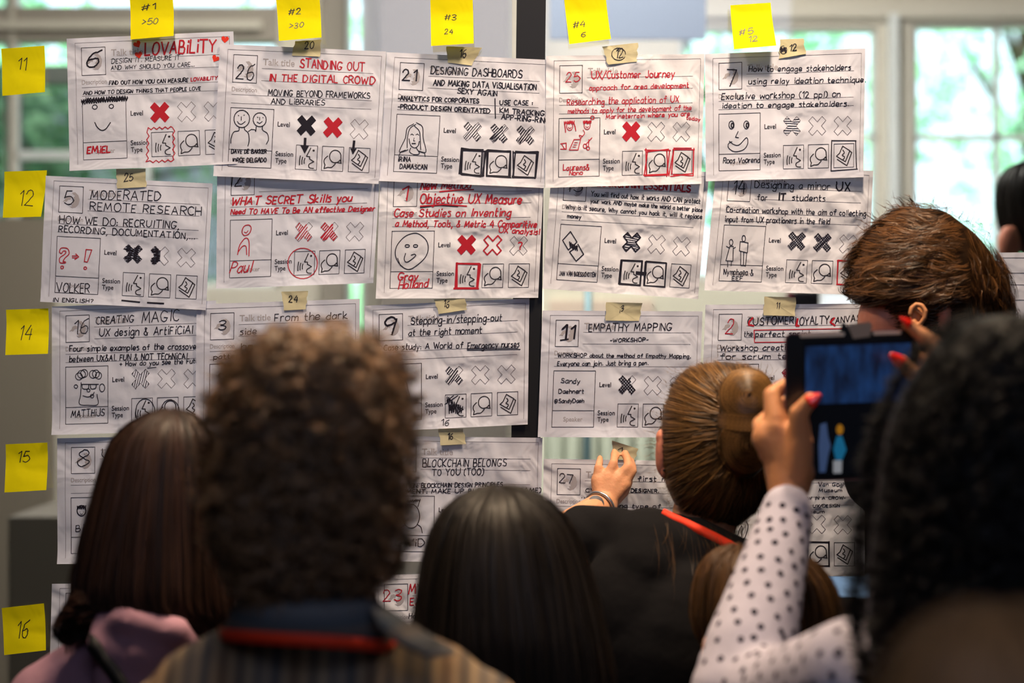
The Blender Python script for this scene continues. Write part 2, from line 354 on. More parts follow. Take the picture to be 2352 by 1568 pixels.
M_rule = mat('thin_printed_line', '6f6b76', .7, .1)
M_K = mat('black_ink', '1a1622', .45, .3); M_R = mat('red_ink', 'b01a2c', .5, .3); M_RH = mat('bright_red_ink', 'd8301c', .5, .3)

# printed words: the built-in sans font turned into triangles once
def word_mesh(txt):
    c = bpy.data.curves.new('w', 'FONT'); c.body = txt; c.size = 1; c.offset = .012; c.resolution_u = 3
    o = bpy.data.objects.new('w', c); COL.objects.link(o); dg = bpy.context.evaluated_depsgraph_get()
    me = bpy.data.meshes.new_from_object(o.evaluated_get(dg)); V = np.array([v.co[:2] for v in me.vertices]); Fc = [tuple(p.vertices) for p in me.polygons]
    bpy.data.objects.remove(o); bpy.data.curves.remove(c); bpy.data.meshes.remove(me); return V, Fc
WORDS = {t: word_mesh(t) for t in ('Talk title', 'Description', 'Level', 'Session', 'Type', 'Speaker')}
def put_word(ink, c, txt, u0, u1, vb, cap):
    V, Fc = WORDS[txt]; x0, x1 = V[:, 0].min(), V[:, 0].max()
    u = u0+(V[:, 0]-x0)/(x1-x0)*(u1-u0); v = vb-V[:, 1]/.7*cap
    n = len(ink.V); ink.V += list(bil(c, u, v)); ink.F += [tuple(n+i for i in f) for f in Fc]
XO = [(-.5,-.22),(-.22,-.5),(0,-.27),(.24,-.5),(.5,-.22),(.27,0),(.5,.22),(.22,.5),(0,.27),(-.24,.5),(-.5,.22),(-.27,0)]
XO = [(-.5,-.5+.22),(-.28,-.5),(0,-.22),(.28,-.5),(.5,-.28),(.24,0),(.5,.28),(.28,.5),(0,.22),(-.28,.5),(-.5,.28),(-.24,0)]
XC = [(.545, .585), (.705, .59), (.865, .595)]; XU, XV = .108, .148
BX = [(.492, .62), (.65, .778), (.812, .937)]; BV = (.735, .918)
CRES = [(.52,.24),(.66,.22),(.8,.33),(.86,.5),(.82,.68),(.7,.8),(.56,.83),(.44,.76),(.56,.76),(.5,.68),(.6,.66),(.56,.56),(.64,.5),(.6,.42),(.66,.36),(.58,.3)]
FLAME = [(.14,.6),(.24,.52),(.28,.42),(.4,.38),(.5,.42),(.46,.52),(.4,.5),(.34,.56),(.3,.6),(.24,.58)]
def template(ink, grey, rule, c):
    def L(p, w, closed=False): (rule if w < 1.05 else ink).line(bil(c, [a[0] for a in p], [a[1] for a in p]), w, closed)
    L([(.05, .955), (.05, .037), (.975, .037), (.975, .955)], .75)
    nb = [(.087, .075), (.23, .075), (.23, .283), (.087, .283)]; L(nb, 1.2, True)
    for v, u0 in ((.17, .26), (.262, .26), (.375, .085), (.44, .085)): L([(u0, v), (.93, v)], .8)
    L([(.085, .475), (.345, .475), (.345, .92), (.085, .92)], 1.2, True); L([(.085, .79), (.345, .79)], 1.2)
    for k in (0, 1, 2):
        L([(XC[k][0]+x*XU, XC[k][1]+y*XV) for x, y in XO], 1.0, True)
        (a, b), (t, e) = BX[k], BV; Q = lambda p: [(a+(b-a)*x, t+(e-t)*y) for x, y in p]
        L([(a, t), (b, t), (b, e), (a, e)], 1.1, True)
        if k == 0:
            L(Q([(.68,.1),(.5,.45),(.65,.46),(.65,.55),(.86,.66),(.67,.75)]), 2.2); L(Q(spl([(.67,.75),(.62,.83),(.68,.92),(.86,.93)])), 2.2)
            d = Q([(.82+.055*math.cos(q*.7), .2+.045*math.sin(q*.7)) for q in range(9)]); ink.fill(bil(c, [p[0] for p in d], [p[1] for p in d]))
            for x, y0, y1 in ((.19, .44, .82), (.3, .49, .79), (.41, .53, .75)): L(Q([(x+.02, y0), (x-.01, (y0+y1)/2), (x, y1)]), 2.2)
        if k == 1:
            arc = [(.62+.27*math.cos(q), .4+.26*math.sin(q)) for q in np.linspace(.55, 6.0, 18)]
            L(Q(arc+[(.9,.62)]), 2.2); L(Q([arc[0], (.93,.66), (.66,.64)] if 0 else [(.62+.27*math.cos(.55), .4+.26*math.sin(.55)), (.92,.67), (.7,.64), (.6,.66)]), 2.2)
            L(Q(spl([(.27,.4),(.13,.52),(.1,.64),(.16,.76)])+0), 2.2); L(Q([(.16,.76),(.12,.92),(.3,.86)]), 2.2); L(Q(spl([(.3,.86),(.48,.85),(.64,.7)])), 2.2)
        if k == 2:
            L(Q([(.44,.1),(.8,.3),(.58,.76),(.13,.52),(.28,.4)]), 2.2, True); L(Q([(.17,.65),(.66,.93),(.9,.38),(.82,.33)]), 2.2)
            L(Q(spl([(.44,.27),(.52,.38),(.42,.48),(.54,.56),(.46,.66)])), 2.2)
    put_word(ink, c, 'Level', .372, .445, .602, .037); put_word(ink, c, 'Session', .368, .475, .825, .037); put_word(ink, c, 'Type', .368, .437, .877, .037)
    def GF(P_): Q = [(.087+.143*x, .075+.208*y) for x, y in P_]; q = bil(c, [p[0] for p in Q], [p[1] for p in Q]); grey.fill(q)
    GF(CRES); GF(FLAME)
    put_word(grey, c, 'Talk title', .265, .455, .145, .05); put_word(grey, c, 'Description', .085, .235, .352, .035)
    put_word(grey, c, 'Speaker', .155, .275, .875, .035)
class Surf:
    def __init__(s, c, z, curl=.004, amp=1.0, seed=0):
        s.c = np.array(c, float); s.z = z; s.curl = curl; r = np.random.default_rng(seed); s.o = s.c.mean(0)
        s.w = [(r.uniform(.012, .05), r.uniform(-math.pi, math.pi), r.uniform(0, 6.28), r.uniform(.4, 1)) for _ in range(5)]; s.amp = amp
        s.h = max(40, (s.c[3][1]+s.c[2][1]-s.c[0][1]-s.c[1][1])/2); s.r = r.uniform(.4, 1.3, 2)
    def __call__(s, px, py, lift=0):
        px = np.asarray(px, float); py = np.asarray(py, float); z = 0*px
        for f, a, ph, m in s.w: z = z+m*np.sin(f*(px*math.cos(a)+py*math.sin(a))+ph)
        c = s.c; u = (px-c[0][0])/(c[1][0]-c[0][0]); v = (py-(c[0][1]+u*(c[1][1]-c[0][1])))/s.h
        cu = np.clip(v-.86, 0, .2)**2/.02*(s.r[0]*(1-u)+s.r[1]*u+.5*np.sin(u*9+s.r[0]*5))
        return onwall(px, py, s.z+s.amp*.00045*z+s.curl*cu+lift)
    def grid(s, nx, ny, th=.0002):
        u, v = np.meshgrid(np.linspace(0, 1, nx+1), np.linspace(0, 1, ny+1)); p = bil(s.c, u.ravel(), v.ravel())
        A = s(p[:, 0], p[:, 1], 0); i = np.arange(nx)[None, :]+np.arange(ny)[:, None]*(nx+1); i = i.ravel()
        return A, np.stack((i, i+nx+1, i+nx+2, i+1), 1)
R, K = 'R', 'K'
def xfill(ink, c, k, mode):
    """fill or hatch one of the three crosses"""
    q = lambda pts: bil(c, [XC[k][0]+x*XU for x, y in pts], [XC[k][1]+y*XV for x, y in pts])
    if mode == 'fill':
        ink.fill(q([XO[11], XO[0], XO[1], XO[2]])); ink.fill(q([XO[2], XO[3], XO[4], XO[5]])); ink.fill(q([XO[5], XO[6], XO[7], XO[8]])); ink.fill(q([XO[8], XO[9], XO[10], XO[11]])); ink.fill(q([XO[2], XO[5], XO[8], XO[11]]))
        ink.line(q(XO), 2, True)
    elif mode == 'out': ink.line(q(XO), 3, True)
    else:
        n = {'hatch': 11, 'dense': 13, 'half': 14, 'rough': 11}[mode[0]]; w_ = {'hatch': 1.5, 'dense': 1.9, 'half': 2.8, 'rough': 2.2}[mode[0]]
        for a in mode[1]:
            ca, sa = math.cos(a), math.sin(a)
            for t in np.linspace(-.62, .62, n):
                # clip the hatch line to the cross by sampling
                pts = [(t*-sa+s_*ca, t*ca+s_*sa) for s_ in np.linspace(-.75, .75, 60)]; run = []
                for p in pts+[(9, 9)]:
                    rx = (p[0]+p[1])*.7071; ry = (p[0]-p[1])*.7071
                    ins = (abs(rx) < .17 and abs(ry) < .54) or (abs(ry) < .17 and abs(rx) < .54)
                    if mode[0] == 'half' and p[0] > .02: ins = False
                    if mode[0] == 'rough' and p[0] > .2 and p[1] < -.05: ins = False
                    if ins: run.append(p)
                    else:
                        if len(run) > 3: ink.line(q([(run[0][0]+random.uniform(-.03, .03), run[0][1]+random.uniform(-.04, .04)), run[-1]]), w_*random.uniform(.8, 1.2))
                        run = []
def bxo(ink, c, k, w, grow=.0, rough=0, n=1):
    (a, b), (t, e) = BX[k], BV; g = grow; gv = g*1.25
    for i in range(n):
        j = lambda: random.uniform(-1, 1)*.006*rough
        cs = [(a-g+j(), t-gv+j()), (b+g+j(), t-gv+j()), (b+g+j(), e+gv+j()), (a-g+j(), e+gv+j())]
        if rough:
            for p, q in zip(cs, cs[1:]+cs[:1]):
                ink.line(bil(c, [p[0]+j(), q[0]+j()], [p[1]+j(), q[1]+j()]), w)
        else: ink.line(bil(c, [p[0] for p in cs], [p[1] for p in cs]), w, True)
def ell(x, y, rx, ry, a0=0, a1=6.283, n=18): return [(x+rx*math.cos(t), y+ry*math.sin(t)) for t in np.linspace(a0, a1, n)]
def heart(x, y, s, rot=0):
    p = [(0, .9), (-.9, 0), (-.95, -.5), (-.5, -.85), (-.1, -.65), (0, -.35), (.1, -.65), (.5, -.85), (.95, -.5), (.9, 0)]
    c, n = math.cos(rot), math.sin(rot); return [(x+s*(a*c-b*n), y+s*(a*n+b*c)) for a, b in p]
def zig(x0, y0, x1, y1, n, h, rand=.4):
    return [(x0+(x1-x0)*i/n+random.uniform(-1, 1)*h*rand*.4, y0+(y1-y0)*i/n+(h if i % 2 else -h)*random.uniform(1-rand, 1)) for i in range(n+1)]
SH = []
def sheet(label, c, z, texts=(), xs=(), draw=(), boxes=(), seed=0, curl=.004, tmpl=True, m=0, amp=1.0):
    s = Surf(c, z, curl, amp, seed); A, Fc = s.grid(64, 52)
    o = mesh('talk_sheet', A, Fc, M_paper[m]); 
    tag(o, label, 'paper sheet', 'hand-filled talk sheets taped to the glass')
    pr, gr, ru = Ink(), Ink(), Ink()
    if tmpl: template(pr, gr, ru, c)
    pr.build('printed_form', s, .0003, M_print, o); ru.build('printed_rules', s, .00025, M_rule, o); gr.build('printed_grey_words', s, .0002, M_grey, o)
    I = {R: Ink(), K: Ink(), 'H': Ink()}
    for t in texts:
        txt, x0, y0, x1, y1, h = t[:6]; col = t[6] if len(t) > 6 else K; w_ = t[7] if len(t) > 7 else max(1.5, h*.12)
        I[col].text(txt, x0, y0-1.3, x1, y1-1.3, h*.97, w_*.86, t[8] if len(t) > 8 else .08)
    for k, mode, col in xs: xfill(I[col], c, k, mode)
    for b in boxes: bxo(I[b[1]], c, b[0], *b[2:])
    for d in draw:
        col, w_, pts = d[:3]
        if w_ == 0: I[col].fill(pts)
        else: I[col].line(spl(pts, 5) if len(d) > 3 and d[3] == 's' else pts, w_)
    I[K].build('black_handwriting', s, .0004, M_K, o); I[R].build('red_handwriting', s, .00045, M_R, o); I['H'].build('red_hearts', s, .00045, M_RH, o)
    SH.append(s); return o
C_ = {}
# row 1
wave = []
bx_ = [(343, 297), (401, 294), (402, 370), (341, 373)]
for (a, b), (e, f) in zip(bx_, bx_[1:]+bx_[:1]):
    n_ = 9
    for i in range(n_): wave.append((a+(e-a)*i/n_+(2.6 if i % 2 else -2.6)*(1 if abs(f-b) > 40 else 0), b+(f-b)*i/n_+(2.6 if i % 2 else -2.6)*(1 if abs(e-a) > 40 else 0)))
wave.append(wave[0])
sheet('white talk sheet numbered 6 with red LOVABILITY title and red hearts', [(156,91),(538,74),(548,378),(163,394)], .009,
 [('6',200,157,228,156,40,K,4.2,.3),('LOVABiLiTY',336,130,497,122,29,R,4.4),('DESiGN iT. MEASURE iT',259,149,415,140,11),('AND WHY SHOULD YOU CARE...',258,164,449,156,10),
  ('FiND OUT HOW YOU CAN MEASURE',254,198,434,191,9,K,2.2),('LOVABiLiTY',441,190,501,186,8,R,2.2),('AND HOW TO DESiGN THiNGS THAT PEOPLE LOVE',194,221,463,210,8,K,2),('EMiEL',203,355,256,353,15,R,3.6)],
 [(0,'fill',R)], [('H',0,heart(318,104,9,-.5)),('H',0,heart(321,128,9,-.2)),('H',0,heart(519,93,9,.1)),('H',0,heart(497,137,9,.5)),
  (K,2,zig(190,234,296,227,44,5)),(K,2,zig(190,238,296,230,40,4)),(K,1.8,zig(200,231,290,227,30,6)),(K,1.8,ell(221,247.5,5.5,5)),(K,1.8,ell(259,246,5,4.5)),
  (K,2.2,[(221,283),(227,294),(237,301),(247,297),(257,283)],'s'),(R,2,wave)], seed=1)
sheet('white talk sheet numbered 26 with red title STANDING OUT IN THE DIGITAL CROWD', [(508,104),(888,121),(871,424),(493,406)], .0125,
 [('26',545,184,583,186,34,K,2.8,.12),('STANDING OUT',691,158,838,168,20,R,3),('IN THE DIGITAL CROWD',620,189,862,197,17,R,3),('MOVING BEYOND FRAMEWORKS',618,223,851,230,14,K,2.1),('AND LiBRARIES',625,242,747,245,12,K,2.1),
  ('DAVE DE BAKKER',534,355,614,355,9,K,2.4),('JORGE DELGADO',534,376,614,375,10,K,2.4)], [(0,'fill',K),(1,'fill',R)],
 [(K,2,ell(558,275,18,20)),(K,1.9,ell(599,277,15,16)),(K,1.6,[(548,281),(552,286),(558,287),(566,281)],'s'),(K,1.6,[(593,282),(599,285),(605,281)],'s'),(K,1.5,[(557,270),(557,278)]),(K,1.5,[(599,271),(599,278)]),
  (K,2,[(550,267),(551,267.6)]),(K,2,[(563,266),(564,266.6)]),(K,2,[(594,271),(595,271.5)]),(K,2,[(606,272),(607,272.5)]),
  (K,1.9,[(552,294),(551,302),(540,305),(534,318),(533,331)],'s'),(K,1.9,[(564,294),(565,300),(573,308),(575,325),(572,337)],'s'),(K,1.9,[(573,304),(580,299),(588,300),(590,304),(591,293)]),(K,1.9,[(605,291),(606,301),(616,308),(619,322),(614,333)],'s'),
  (K,6,[(703,320),(702,340)]),(K,0,[(692,336),(712,337),(702,355)]),(K,5.5,[(815,326),(813,344)]),(K,0,[(806,342),(821,343),(812,357)])], seed=2)
tr21 = [(0,('hatch',[-.9]),K),(0,('hatch',[-.9]),K),(1,('hatch',[-.9]),K),(1,('rough',[-.8]),K),(2,('hatch',[-.9]),K),(2,('rough',[-1]),K)]
sheet('white talk sheet numbered 21 about designing dashboards with three hatched crosses', [(889,122),(1270,140),(1250,433),(871,417)], .0095,
 [('21',925,187,957,189,27,K,3.6),('DESIGNiNG DASHBOARDS',990,173,1198,182,17,K,2.5),('AND MAKiNG DATA ViSUALiSATiON',996,199,1231,210,13,K,2.5),('SEXY AGAiN',1051,217,1142,224,12,K,2.5),
  ('-ANALYTiCS FOR CORPORATES',915,233,1100,240,10,K,2.6),('-PRODUCT DESiGN ORiENTATED',915,252,1125,263,10,K,2.6),('USE CASE :',1148,244,1223,244,11,K,2.5),('KM TRACKiNG',1148,261,1249,269,11,K,2.5),('APP-RiNG-RiNG',1152,276,1260,286,12,K,2.5),
  ('iRiNA',915,373,944,374,11,K,2.3),('DAMASCAN',919,389,981,392,11,K,2.3)], tr21,
 [(K,2.4,[(1137,228),(1138,273)]),(K,1.8,[(951,286),(936,296),(932,318),(918,349),(931,348),(938,345)],'s'),(K,1.8,[(957,283),(971,293),(973,320),(979,350),(962,348)],'s'),(K,1.8,[(956,287),(943,296),(937,315),(936,341)],'s'),
  (K,1.8,[(953,291),(964,303),(966,322),(967,345)],'s'),(K,1.8,[(940,320),(944,335),(953,341),(961,336),(964,326)],'s'),(K,1.5,[(944,311),(947,309),(951,312)]),(K,1.5,[(956,311),(960,309),(963,312)]),(K,1.4,[(952,318),(951,325),(954,325)]),(K,2.6,[(947,331),(955,331)]),
  (K,1.8,[(944,341),(942,350),(951,356),(964,354),(957,341)],'s'),(K,1.8,[(932,346),(921,350),(917,359)]),(K,1.8,[(962,349),(976,353),(977,361)])],
 [(0,K,3.2,.004,1.2,3),(1,K,3,.004,1.2,2),(2,K,3,.004,1.2,2)], seed=3)
sheet('white talk sheet numbered 25 written all in red about customer journey', [(1254,131),(1617,126),(1609,424),(1252,433)], .011,
 [('25',1299,192,1331,192,24,R,2.4),('UX/Customer Journey',1358,184,1547,181,17,R,2.4),('approach for area development',1353,211,1580,205,12,R,2),('Researching the application of UX',1302,245,1557,238,15,R,2),
  ('methods to apply for the development of the',1304,264,1586,256,11,R,1.9),('Marineterrain where you are',1391,276,1582,269,10,R,1.9),('today',1575,277,1606,281,8,R,1.9),('Laurens&',1293,394,1352,393,13,R,2.1),('Nono',1307,405,1337,404,10,R,2.1)],
 [(0,'fill',R)], [(R,1.6,ell(1308,292,7,9)),(R,1.6,ell(1348,290,7,9)),(R,2,zig(1296,284,1318,282,12,4)),(R,2,zig(1296,284,1299,304,7,2)),(R,2,zig(1318,284,1322,300,7,2)),(R,2,zig(1339,282,1358,282,12,4)),(R,2,ell(1360,272,4,4)),
  (R,1.3,[(1305,294),(1308,297),(1312,294)]),(R,1.3,[(1345,292),(1348,295),(1351,292)]),(R,1.6,[(1339,300),(1342,308),(1334,318)],'s'),(R,1.6,[(1330,313),(1333,320),(1337,314),(1330,312)]),
  (R,1.8,[(1307,346),(1318,322),(1333,322),(1327,346),(1307,346)]),(R,1.4,[(1319,329),(1326,329)]),(R,1.4,[(1317,334),(1324,334)]),(R,1.4,[(1315,339),(1322,339)]),(R,2,[(1287,332),(1300,330),(1300,344),(1287,344)]),(R,1.8,[(1290,333),(1296,343)]),
  (R,1.8,ell(1343,337,4,5)),(R,1.8,ell(1350,342,3.5,4)),(R,1.8,[(1345,333),(1359,318)]),(R,1.8,[(1351,338),(1352,322)])], [(1,R,2.4,.006,1.6,2),(2,R,2.4,.006,1.6,2)], seed=4, m=2)
sheet('white talk sheet numbered 7 about engaging stakeholders with smiling face drawing', [(1617,127),(1984,114),(1979,409),(1619,418)], .0135,
 [('7',1665,201,1686,201,38,K,2.6),('How to engage stakeholders',1717,169,1950,165,13,K,2.1),('using relay ideation technique.',1717,197,1984,193,13,K,2.1),('Exclusive workshop (12 ppl) on',1655,232,1926,226,14,K,2.1),('ideation to engage stakeholders.',1656,252,1945,247,12,K,2.1),('Roos Voorend',1659,378,1742,376,13,K,2)],
 [(0,('hatch',[.06]),K)], [(K,1.8,ell(1678,289,6,9)),(K,3,ell(1680,290,2.6,5)),(K,1.8,ell(1712,289,6,9)),(K,3,ell(1714,290,2.6,5)),(K,1.8,[(1693,304),(1687,317),(1694,318)]),(K,1.7,[(1673,326),(1684,334),(1696,334),(1712,318),(1715,331),(1706,345),(1686,350),(1672,342),(1671,332),(1679,327)],'s')],
 [(2,K,2.2,.018,.8,1)], seed=5, m=1)
# row 2
sheet('white talk sheet numbered 5 about moderated remote research with red question mark', [(107,404),(490,422),(475,712),(95,693)], .0065,
 [('5',150,472,171,473,32,K,2.4),('MODERATED',210,459,371,463,22,K,2.2),('REMOTE RESEARCH',209,484,463,497,19,K,2.2),('HOW WE DO: RECRUITING,',139,514,412,527,17,K,2.2),('RECORDING, DOCUMENTATION,...',137,534,448,551,15,K,2.2),
  ('VOLKER',132,671,207,675,21,K,2.2),('IN ENGLISH?',124,694,217,697,9,K,2)], [(0,('dense',[.1,-.2,.5]),K),(1,('half',[.1,-.3]),K)],
 [(R,2,[(139,579),(143,570),(157,571),(161,583),(152,592),(147,601),(152,601),(152,604),(140,603),(140,592),(152,583),(153,577),(147,577),(144,582),(139,579)],'s'),(R,2,ell(145,614,3.2,3.2)),(R,2,[(200,573),(213,574),(203,602),(196,601),(200,573)]),(R,2,ell(198,616,3.2,3)),
  (R,2,[(168,588),(180,588)]),(R,2,[(168,592),(180,592)]),(R,2,[(176,583),(183,590),(174,596)]),(K,3.6,[(283,690),(323,694)]),(K,3.6,[(341,695),(378,697)])], seed=6, m=1)
sheet('white talk sheet numbered 12 with red WHAT SECRET Skills writing', [(500,366),(876,355),(858,650),(498,663)], .0055,
 [('12',527,430,557,430,34,K,2.6),('WHAT SECRET Skills you',532,473,808,464,18,R,3.4,.25),('Need TO HAVE To Be AN effective Designer',531,494,860,486,12,R,2.8,.25),('Paul',529,629,577,627,26,R,2.6,.3)], [(0,('rough',[-.9]),R),(1,('rough',[-.8]),R),(1,('rough',[-.9]),R)],
 [(R,2,[(557,533),(562,520),(573,517),(578,524),(574,536),(563,541),(557,533)],'s'),(R,1.6,[(562,533),(567,535),(571,530)]),(R,2,[(547,585),(552,563),(565,547),(573,555),(573,588)],'s'),(R,2,[(549,578),(558,566),(566,566),(568,585)],'s'),
  (R,2,ell(696,605,34,35,-.3,6.1,26))], seed=7, m=1, curl=.006)
sheet('white talk sheet numbered 1 with red writing about an objective UX measure', [(874,392),(1250,388),(1236,684),(864,686)], .006,
 [('1',921,462,935,462,35,R,3.8),('New Method',966,437,1080,434,18,R,3.4,.25),('Objective UX Measure',965,468,1197,470,21,R,3.4,.2),('Case Studies on Inventing',905,500,1172,498,18,R,3,.2),('a Method, Tools, & Metric 4 Comparitive',909,522,1232,524,15,R,2.8,.2),('UX analysis!',1146,536,1238,540,12,R,2.6,.2),
  ('Gray',914,644,959,645,17,R,3,.2),('Holland',916,665,982,660,18,R,3,.2),('?',1190,574,1198,574,16,R,3)], [(0,'fill',R),(1,'out',R)],
 [(R,3,[(1010,441),(1050,437),(1088,436)]),(R,3,[(966,474),(1020,470),(1072,474)]),(K,2.4,[(966,477),(1010,472),(1052,475)]),
  (K,1.9,[(951,536),(930,544),(912,565),(909,587),(918,606),(934,618),(950,615),(975,594),(984,573),(980,553),(965,539),(951,536)],'s'),(K,1.9,ell(936,565,5,3)),(K,1.9,ell(955,565,5,3)),(K,1.9,[(932,582),(929,596),(936,602),(954,589),(953,584),(945,586)],'s'),(K,1.7,[(914,593),(920,609),(925,612)],'s')],
 [(0,R,4,.006,1,2)], seed=8, m=2)
sheet('white talk sheet with red ESSENTIALS title and black linked diamonds drawing', [(1268,378),(1628,396),(1602,687),(1246,663)], .007,
 [('13',1300,442,1336,443,32,K,2.6),('BLOCKCHAIN ESSENTIALS',1360,428,1584,442,16,R,4,.1),('You will find out how it works AND CAN protect',1357,452,1607,469,11,K,1.9),('your work AND maybe make the world a better place',1356,467,1612,488,9,K,1.9),
  ('Why is it secure, Why cannot you hack it, will it replace',1299,481,1611,504,10,K,1.9),('money',1303,502,1334,504,9,K,1.9),('JAN VAN BOESSCHOTEN',1284,634,1367,637,10,K,1.8)], [(0,'out',K),(0,('dense',[.1]),K)],
 [(K,2.2,[(1310,532),(1325,556),(1305,574),(1292,552),(1310,532)]),(K,2.4,[(1327,561),(1340,584),(1323,600),(1308,579),(1320,570)]),(K,2.6,zig(1308,560,1326,572,9,6)),(K,5,[(1316,572),(1325,566)]),(K,8,[(1462,627),(1482,629)])], [(0,K,4,.002,.5,2),(1,K,2.8,.002,.4,2)], seed=9, m=2)
sheet('white talk sheet numbered 14 about a UX minor for IT students', [(1645,379),(2004,393),(1990,678),(1616,667)], .0075,
 [('14',1682,448,1710,449,34,K,2.6),('Designing a minor',1732,433,1904,438,17,K,2.2),('UX',1919,440,1951,441,22,K,3.6),('for',1738,462,1760,463,15,K,2.1),('IT',1786,462,1802,462,16,K,4),('students',1818,462,1893,464,14,K,2.1),
  ('Co-creation workshop with the aim of collecting',1667,489,1986,498,13,K,2),('input from UX praxtioners in the field',1664,511,1903,517,13,K,2),('Nymphaea &',1661,631,1728,634,13,K,1.9),('EEF',1680,645,1704,645,9,K,1.9)],
 [(0,('dense',[.8,-.8]),K),(1,('dense',[.8,-.8]),K)], [(K,1.7,ell(1678,557,4,7)),(K,1.7,[(1675,566),(1666,599),(1682,600),(1683,566),(1675,566)]),(K,1.6,[(1675,570),(1667,566)]),(K,1.6,[(1683,571),(1688,568)]),(K,1.6,[(1670,600),(1670,613)]),(K,1.6,[(1679,600),(1678,610)]),
  (K,1.7,ell(1707,548,4,7)),(K,1.7,[(1699,555),(1697,576),(1715,581),(1717,558),(1707,556),(1699,555)]),(K,1.6,[(1700,578),(1700,610),(1706,610),(1707,580)]),(K,1.6,[(1714,581),(1711,611),(1706,610)])], [(2,R,2.6,.004,.6,2)], seed=10, m=2)
# row 3
sheet('white talk sheet numbered 16 with MAGIC title and curly head drawing', [(120,704),(497,690),(492,988),(121,998)], .004,
 [('16',172,767,201,766,32,K,2.2),('CREATiNG',222,746,308,741,17,K,2.1),('MAGIC',327,742,411,738,25,K,2.1),('UX design & ArtiFiCiAl INtelligence',229,773,560,764,18,K,2.2),('Four simple examples of the crossover',161,808,458,802,13,K,2.2),('between UX&AI. FUN & NOT TEChNiCAl',161,832,430,825,14,K,2.2),
  ('+ How do you see the Future',276,842,470,834,11,K,2),('MATTHiJS',165,959,240,955,16,K,2)], [(0,('hatch',[-1.3]),K)],
 [(K,1.6,ell(189,859,9,9)),(K,1.6,ell(195,857,8,9)),(K,1.6,ell(183,864,8,8)),(K,1.6,ell(215,859,8,9)),(K,1.6,ell(222,858,8,9)),(K,1.6,ell(228,862,7,8)),(K,1.6,ell(236,890,6,9)),(K,1.6,ell(176,887,4,4)),(K,1.7,[(188,878),(187,905),(184,927),(205,930),(226,928),(224,905)],'s'),
  (K,1.8,[(188,882),(228,882)]),(K,1.8,[(190,882),(192,892),(204,892),(206,882)],'s'),(K,1.8,[(209,882),(211,892),(221,891),(223,882)],'s'),(K,1.6,ell(205,896,3.5,3.5)),(K,1.7,[(192,908),(203,911),(214,907),(218,900)],'s'),(K,1.6,ell(213,909,4,4)),(K,1.8,ell(335,945,22,30)),(K,1.8,ell(392,945,21,28)),(K,1.4,[(340,845),(360,843)])], seed=11, m=1)
sheet('white talk sheet numbered 3 titled From the dark side behind the curly head', [(453,699),(827,686),(826,978),(450,990)], .0062,
 [('3',503,758,521,758,24,K,2.4),('From the dark',632,739,798,733,17,K,2),('side',553,770,590,768,14,K,2),('how to use dark',556,802,760,796,12,K,1.9),('patterns',492,826,570,821,10,K,1.9)], [],
 [(K,1.8,[(512,858),(507,857),(504,862),(507,867)],'s')], seed=12, m=1)
sheet('white talk sheet numbered 9 with stepping-in stepping-out title and nurse drawing', [(838,702),(1216,685),(1212,974),(840,992)], .004,
 [('9',882,770,908,769,42,K,4.6),('Stepping-in/stepping-out',944,746,1152,738,17,K,2.2),('at the right moment',939,772,1106,766,15,K,2.2),('Case study: A World of',882,806,1063,800,14,K,2.1),('Emergency nurses',1074,802,1192,797,14,K,2.1),('16',1014,978,1031,978,14,K,1.9)],
 [(0,('rough',[-.9]),K)], [(K,1.6,[(1073,804),(1195,802)]),(K,1.6,[(1073,801),(1190,799)]),(K,1.7,[(895,855),(910,852),(925,853),(931,857)],'s'),(K,1.7,[(934,858),(929,874)]),(K,1.7,[(905,875),(920,871),(933,877),(937,893),(941,910),(930,909),(921,908)],'s'),
  (K,1.6,[(911,855),(915,855),(915,859),(919,859),(919,863),(915,863),(915,867),(911,867),(911,863),(908,863),(908,859),(911,859),(911,855)]),(K,1.4,ell(919,885,2.5,4)),(K,1.6,[(906,875),(926,880),(926,895),(920,907)],'s'),(K,1.3,[(912,898),(915,902),(912,905)]),
  (K,2,zig(1026,916,1062,942,16,9)),(K,2,zig(1030,934,1052,944,12,9)),(K,1.8,[(1022,928),(1052,908)]),(K,1.8,[(1026,920),(1042,908)])], seed=13)
sheet('white talk sheet numbered 11 titled EMPATHY MAPPING above the reaching hand', [(1246,713),(1613,715),(1603,1004),(1235,1003)], .0045,
 [('11',1290,780,1319,779,33,K,5),('EMPATHY MAPPING',1352,762,1541,760,17,K,2.2),('-WORKSHOP-',1401,787,1488,785,9,K,2.1),('WORKSHOP about the method of Empathy Mapping.',1281,821,1585,823,9,K,1.9),('Everyone can join. Just bring a pen.',1280,841,1488,839,10,K,1.9),
  ('Sandy',1288,880,1331,882,11,K,1.9),('Daehnert',1283,904,1340,904,10,K,1.9),('@SandyDaeh',1273,926,1341,925,9,K,1.9)], [(0,('rough',[.8,-.8]),K)], [(K,3,[(1287,781),(1305,779)]),(K,2,[(1290,757),(1301,745)])], seed=14, m=1)
